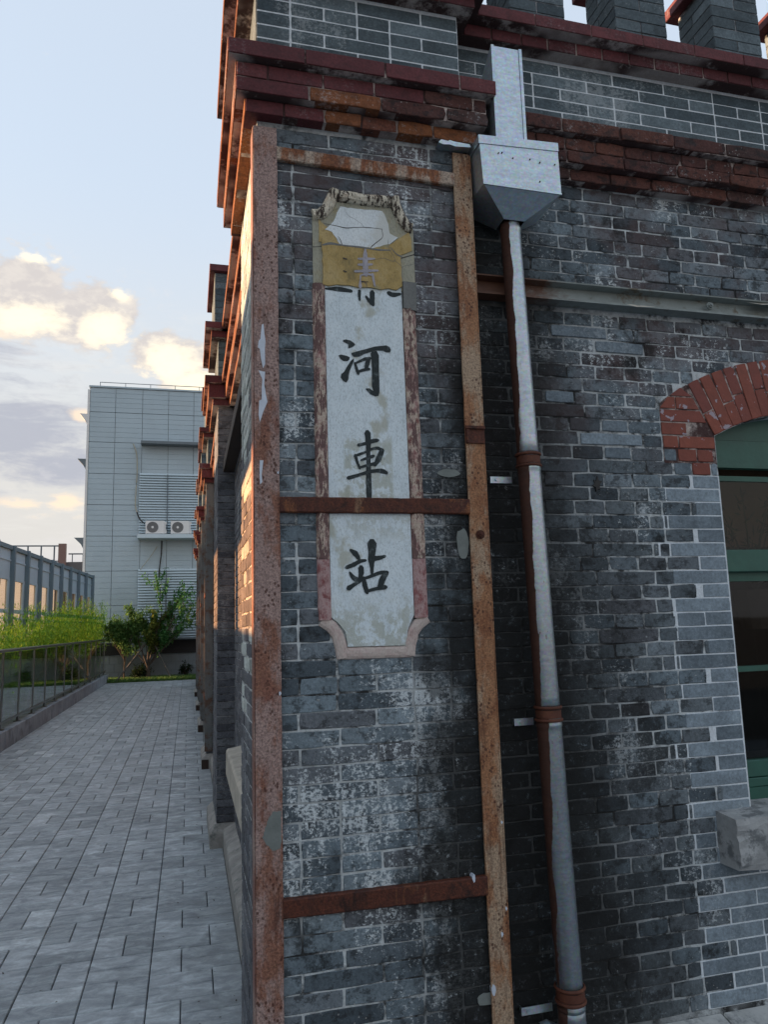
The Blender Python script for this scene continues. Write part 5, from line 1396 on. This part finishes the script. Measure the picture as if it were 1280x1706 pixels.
# ================================================================ DISTANT TERRACE
te=empty('terrace_house','far grey roof terrace with thin railings and a brown chimney post','building',(-8,45,0))
def tb(name,mat,*boxes):
    mb=MB()
    for a,b in boxes: mb.box((a[0]+8,a[1]-45,a[2]),(b[0]+8,b[1]-45,b[2]))
    return mb.build(name,mat,te)
tb('wall','roof_grey',((-7.9,45.3,0),(-4,50,5.9)))
tb('chimney_post','brown_metal',((-7.72,45,4.5),(-7.3,45.3,6.98)))
tb('railing','clad_joint',((-12.5,45,6.80),(-7.7,45.05,6.88)),((-12.5,45,5.9),(-7.7,45.05,5.97)),((-7.3,46,6.42),(-5.4,46.05,6.50)),((-7.3,46,5.9),(-5.4,46.05,5.97)),
   *[((-12.3+k*.72,45,4.6),(-12.22+k*.72,45.05,6.8)) for k in range(7)],*[((-7.1+k*.6,46,5.6),(-7.05+k*.6,46.05,6.42)) for k in range(4)])

# ================================================================ VEGETATION
def leaf(vs,fs,c,d,l,w,up=Vector((0,0,1))):
    d=d.normalized(); s=d.cross(up)
    if s.length<.1: s=Vector((1,0,0))
    s.normalize(); n=len(vs)
    vs+= [tuple(c), tuple(c+d*l*.45+s*w), tuple(c+d*l), tuple(c+d*l*.45-s*w)]; fs.append((n,n+1,n+2,n+3))
def rv(rg): return Vector((rg.gauss(0,1),rg.gauss(0,1),rg.gauss(0,1))).normalized()
rg=random.Random(3)
vs=[];fs=[]; st=MB()
def hedge_top(y):
    # rises towards the far end
    return 1.72+ .055*(y-8) + .16*math.sin(y*1.3)+.10*math.sin(y*3.1+1)
for k in range(760):
    y=rg.uniform(5.5,25.2) if k<620 else rg.uniform(-5,5.5); wall=bx_(y)+.25  # unseen near stretch added to shade sun from the lower windows
    x=rg.uniform(max(wall,-4.3),-3.12); h=hedge_top(max(y,4))*rg.uniform(.72,1.03)
    if y>22.5: h*= .93
    lean=Vector((rg.uniform(-.12,.12),rg.uniform(-.12,.12),0))
    base=Vector((x,y,.1)); top=base+Vector((0,0,h-.1))+lean*h
    st.tube([base,base.lerp(top,.5)+lean*.1,top],[.006,.005,.002],3,cap=False)
    for j in range(110 if k<620 else 70):
        t=rg.random()**.6; c=base.lerp(top,.25+.75*t)+rv(rg)*rg.uniform(.03,.20)*(1.15-.6*t)
        d=rv(rg)+Vector((0,0,-.1 if t<.9 else .8)); leaf(vs,fs,c,d,rg.uniform(.06,.13),rg.uniform(.006,.012))
mb=MB(); mb.add(vs,fs)
me=mb.mesh('bamboo_hedge','bamboo_leaf'); hd=bpy.data.objects.new('bamboo_hedge',me); link(hd)
tag(hd,'bright green feathery bamboo hedge behind the glass railing',kind='stuff')
tag(st.build('bamboo_stems','bamboo_leaf'),'thin green bamboo stems inside the hedge',kind='stuff')
# multi-stemmed tree at the end
tr=empty('small_tree','small multi stemmed tree with leaning branches and pale green shoots before the grey building','tree',(-1.55,25.1,0))
T0=Vector((-1.55,25.1,0)); tm=MB(); lv={'tree_leaf':([],[]),'light_leaf':([],[]),'tree_leaf_yellow':([],[])}
tm.tube([(0,0,-.05),(.01,0,.25),(-.02,.0,.50)],[.075,.06,.055],8)
def branch(p,d,L,r,depth,kind,dens):
    q=[p]; dd=d.normalized(); n=5
    for i in range(n):
        dd=(dd+rv(rg)*.13+Vector((0,0,.05))).normalized(); q.append(q[-1]+dd*L/n)
    tm.tube(q,[r*(1-.6*i/n) for i in range(n+1)],5,cap=False)
    if depth<=1:
        for i in range(1,n+1):
            for j in range(dens):
                c=q[i]+rv(rg)*rg.uniform(0,.11)+dd*rg.uniform(-L/n,0); a,b=lv[kind]; leaf(a,b,c,rv(rg)+Vector((0,0,-.4)),rg.uniform(.09,.16),rg.uniform(.026,.042))
    if depth>0:
        for j in range(3 if depth>1 else 3):
            k=rg.randint(2,n); branch(q[k],dd+rv(rg)*.65,L*rg.uniform(.45,.7),r*.5,depth-1,kind,dens)
for d,L,kind,dens,r in ((Vector((.50,0,1)),2.0,'light_leaf',9,.03),(Vector((.24,.1,1)),2.0,'light_leaf',9,.028),(Vector((.6,.1,.9)),1.3,'light_leaf',14,.025),(Vector((.1,.1,.9)),1.2,'light_leaf',14,.025),(Vector((.85,-.1,.75)),1.7,'light_leaf',8,.022),
    (Vector((-.15,0,1)),1.3,'tree_leaf_yellow',14,.035),(Vector((.15,-.1,1)),1.35,'tree_leaf_yellow',14,.03),(Vector((-.5,0,1)),1.35,'tree_leaf',15,.03),(Vector((-.85,.1,.9)),1.1,'tree_leaf',15,.026),(Vector((.4,0,.5)),1.3,'tree_leaf',3,.02)):
    branch(Vector((-.02,0,.45)),d,L,r,2,kind,dens)
tm.build('trunk','bark',tr)
for k,(a,b) in lv.items():
    mb=MB(); mb.add(a,b); me=mb.mesh('crown',k); o=bpy.data.objects.new('crown',me); link(o,tr)
# darker evergreen left of it
def bushy(name,lab,cat,loc,R,n,mat,ls=.08,trunk=True,group=None):
    e=empty(name,lab,cat,loc); a=[];b=[]
    m=MB().tube([(0,0,-.05),(0,0,R[2]*1.0)],[.04,.015],6)
    cl=[Vector((rg.gauss(0,R[0]*.45),rg.gauss(0,R[1]*.45),R[3]+rg.gauss(0,R[2]*.42))) for _ in range(34)]
    for c in cl:
        m.tube([(0,0,max(.1,c.z*.5)),tuple(c*.6+Vector((0,0,c.z*.25))),tuple(c)],[.014,.01,.004],4,cap=False)
        for j in range(n//34): leaf(a,b,c+rv(rg)*rg.uniform(0,R[0]*.42),rv(rg)+Vector((0,0,.2)),rg.uniform(ls*.7,ls*1.3),ls*.24)
    m.build('trunk','bark',e); mb=MB(); mb.add(a,b); me=mb.mesh('crown',mat); o=bpy.data.objects.new('crown',me); link(o,e)
bushy('evergreen_tree','dense dark evergreen tree between the hedge and the leaning tree','tree',(-2.35,25.2,0),(.62,.35,.80,1.75),6800,'tree_leaf',.095)
bushy('low_bush','low dark bush at the foot of the leaning tree','bush',(-1.85,25.3,0),(.38,.25,.22,.28),1500,'dark_leaf',.07)
bushy('low_bush','small dark bush against the tiles next to the brick building','bush',(-.30,25.6,0),(.25,.2,.22,.3),800,'dark_leaf',.07)
a=[];b=[]
for k in range(9000):
    c=Vector((rg.uniform(-3.1,.1),rg.uniform(24.5,25.9),-.01)); leaf(a,b,c,Vector((rg.uniform(-.4,.4),rg.uniform(-.4,.4),1)),rg.uniform(.06,.18),.006)
mb=MB(); mb.add(a,b); me=mb.mesh('grass','tree_leaf'); o=bpy.data.objects.new('grass',me); link(o); tag(o,'rough green grass in the planting bed at the end of the path',kind='stuff')
tag(MB().tube([(-2.62,24.7,-.05),(-1.65,25.05,1.25)],.030,8).build('tree_stake','stake'),'dark timber prop leaning from the left onto the small tree','stake',group='props holding the small tree')
tag(MB().tube([(-.72,24.8,-.05),(-1.32,25.05,1.15)],.024,8).build('tree_stake','stake'),'pale timber prop leaning from the right onto the small tree','stake',group='props holding the small tree')
a=[];b=[]
for k in range(170):
    y=rg.uniform(.3,9)**1.0; x=.03-abs(rg.gauss(0,.22)) if k%3 else rg.uniform(-2.7,0)
    c=Vector((x,y,.004)); leaf(a,b,c,Vector((rg.gauss(0,1),rg.gauss(0,1),rg.uniform(0,.25))),rg.uniform(.008,.024),rg.uniform(.002,.006))
mb=MB(); mb.add(a,b); me=mb.mesh('leaf_litter','timber_dark'); o=bpy.data.objects.new('leaf_litter',me); link(o); tag(o,'scattered dry leaf crumbs on the paving along the wall foot',kind='stuff')
# added plant and board that imitate a reflection in the upper pane
tag(MB().box((2.14,.50,1.99),(2.75,.515,2.40)).build('reflection_board','reflection_board'),'added brown board standing in for the orange reflection in the upper pane','board')
pe=empty('reflected_plant','added dark leaves standing in for plants reflected in the upper pane','plant',(2.35,.42,1.90))
MB().tube([(0,0,-.30),(0,0,-.12)],[.07,.10],12).build('pot','timber_dark',pe)
a=[];b=[]; m=MB()
for k in range(16):
    t=Vector((rg.uniform(-.34,.34),rg.uniform(-.03,.03),rg.uniform(.02,.32))); m.tube([(0,0,-.12),tuple(t*.5+Vector((0,0,-.02))),tuple(t)],[.005,.004,.002],4,cap=False)
    for j in range(16): leaf(a,b,t*rg.uniform(.5,1.05)+rv(rg)*.02,t+rv(rg)*.3+Vector((0,0,-.1)),rg.uniform(.03,.07),.005,Vector((0,1,0)))
m.build('stem','dark_leaf',pe); mb=MB(); mb.add(a,b); me=mb.mesh('leaves','dark_leaf'); o=bpy.data.objects.new('leaves',me); link(o,pe)
tag(MB().box((2.0,.44,1.0),(3.0,.60,1.02)).build('shelf','timber_dark'),'dark shelf inside the arched window','shelf')
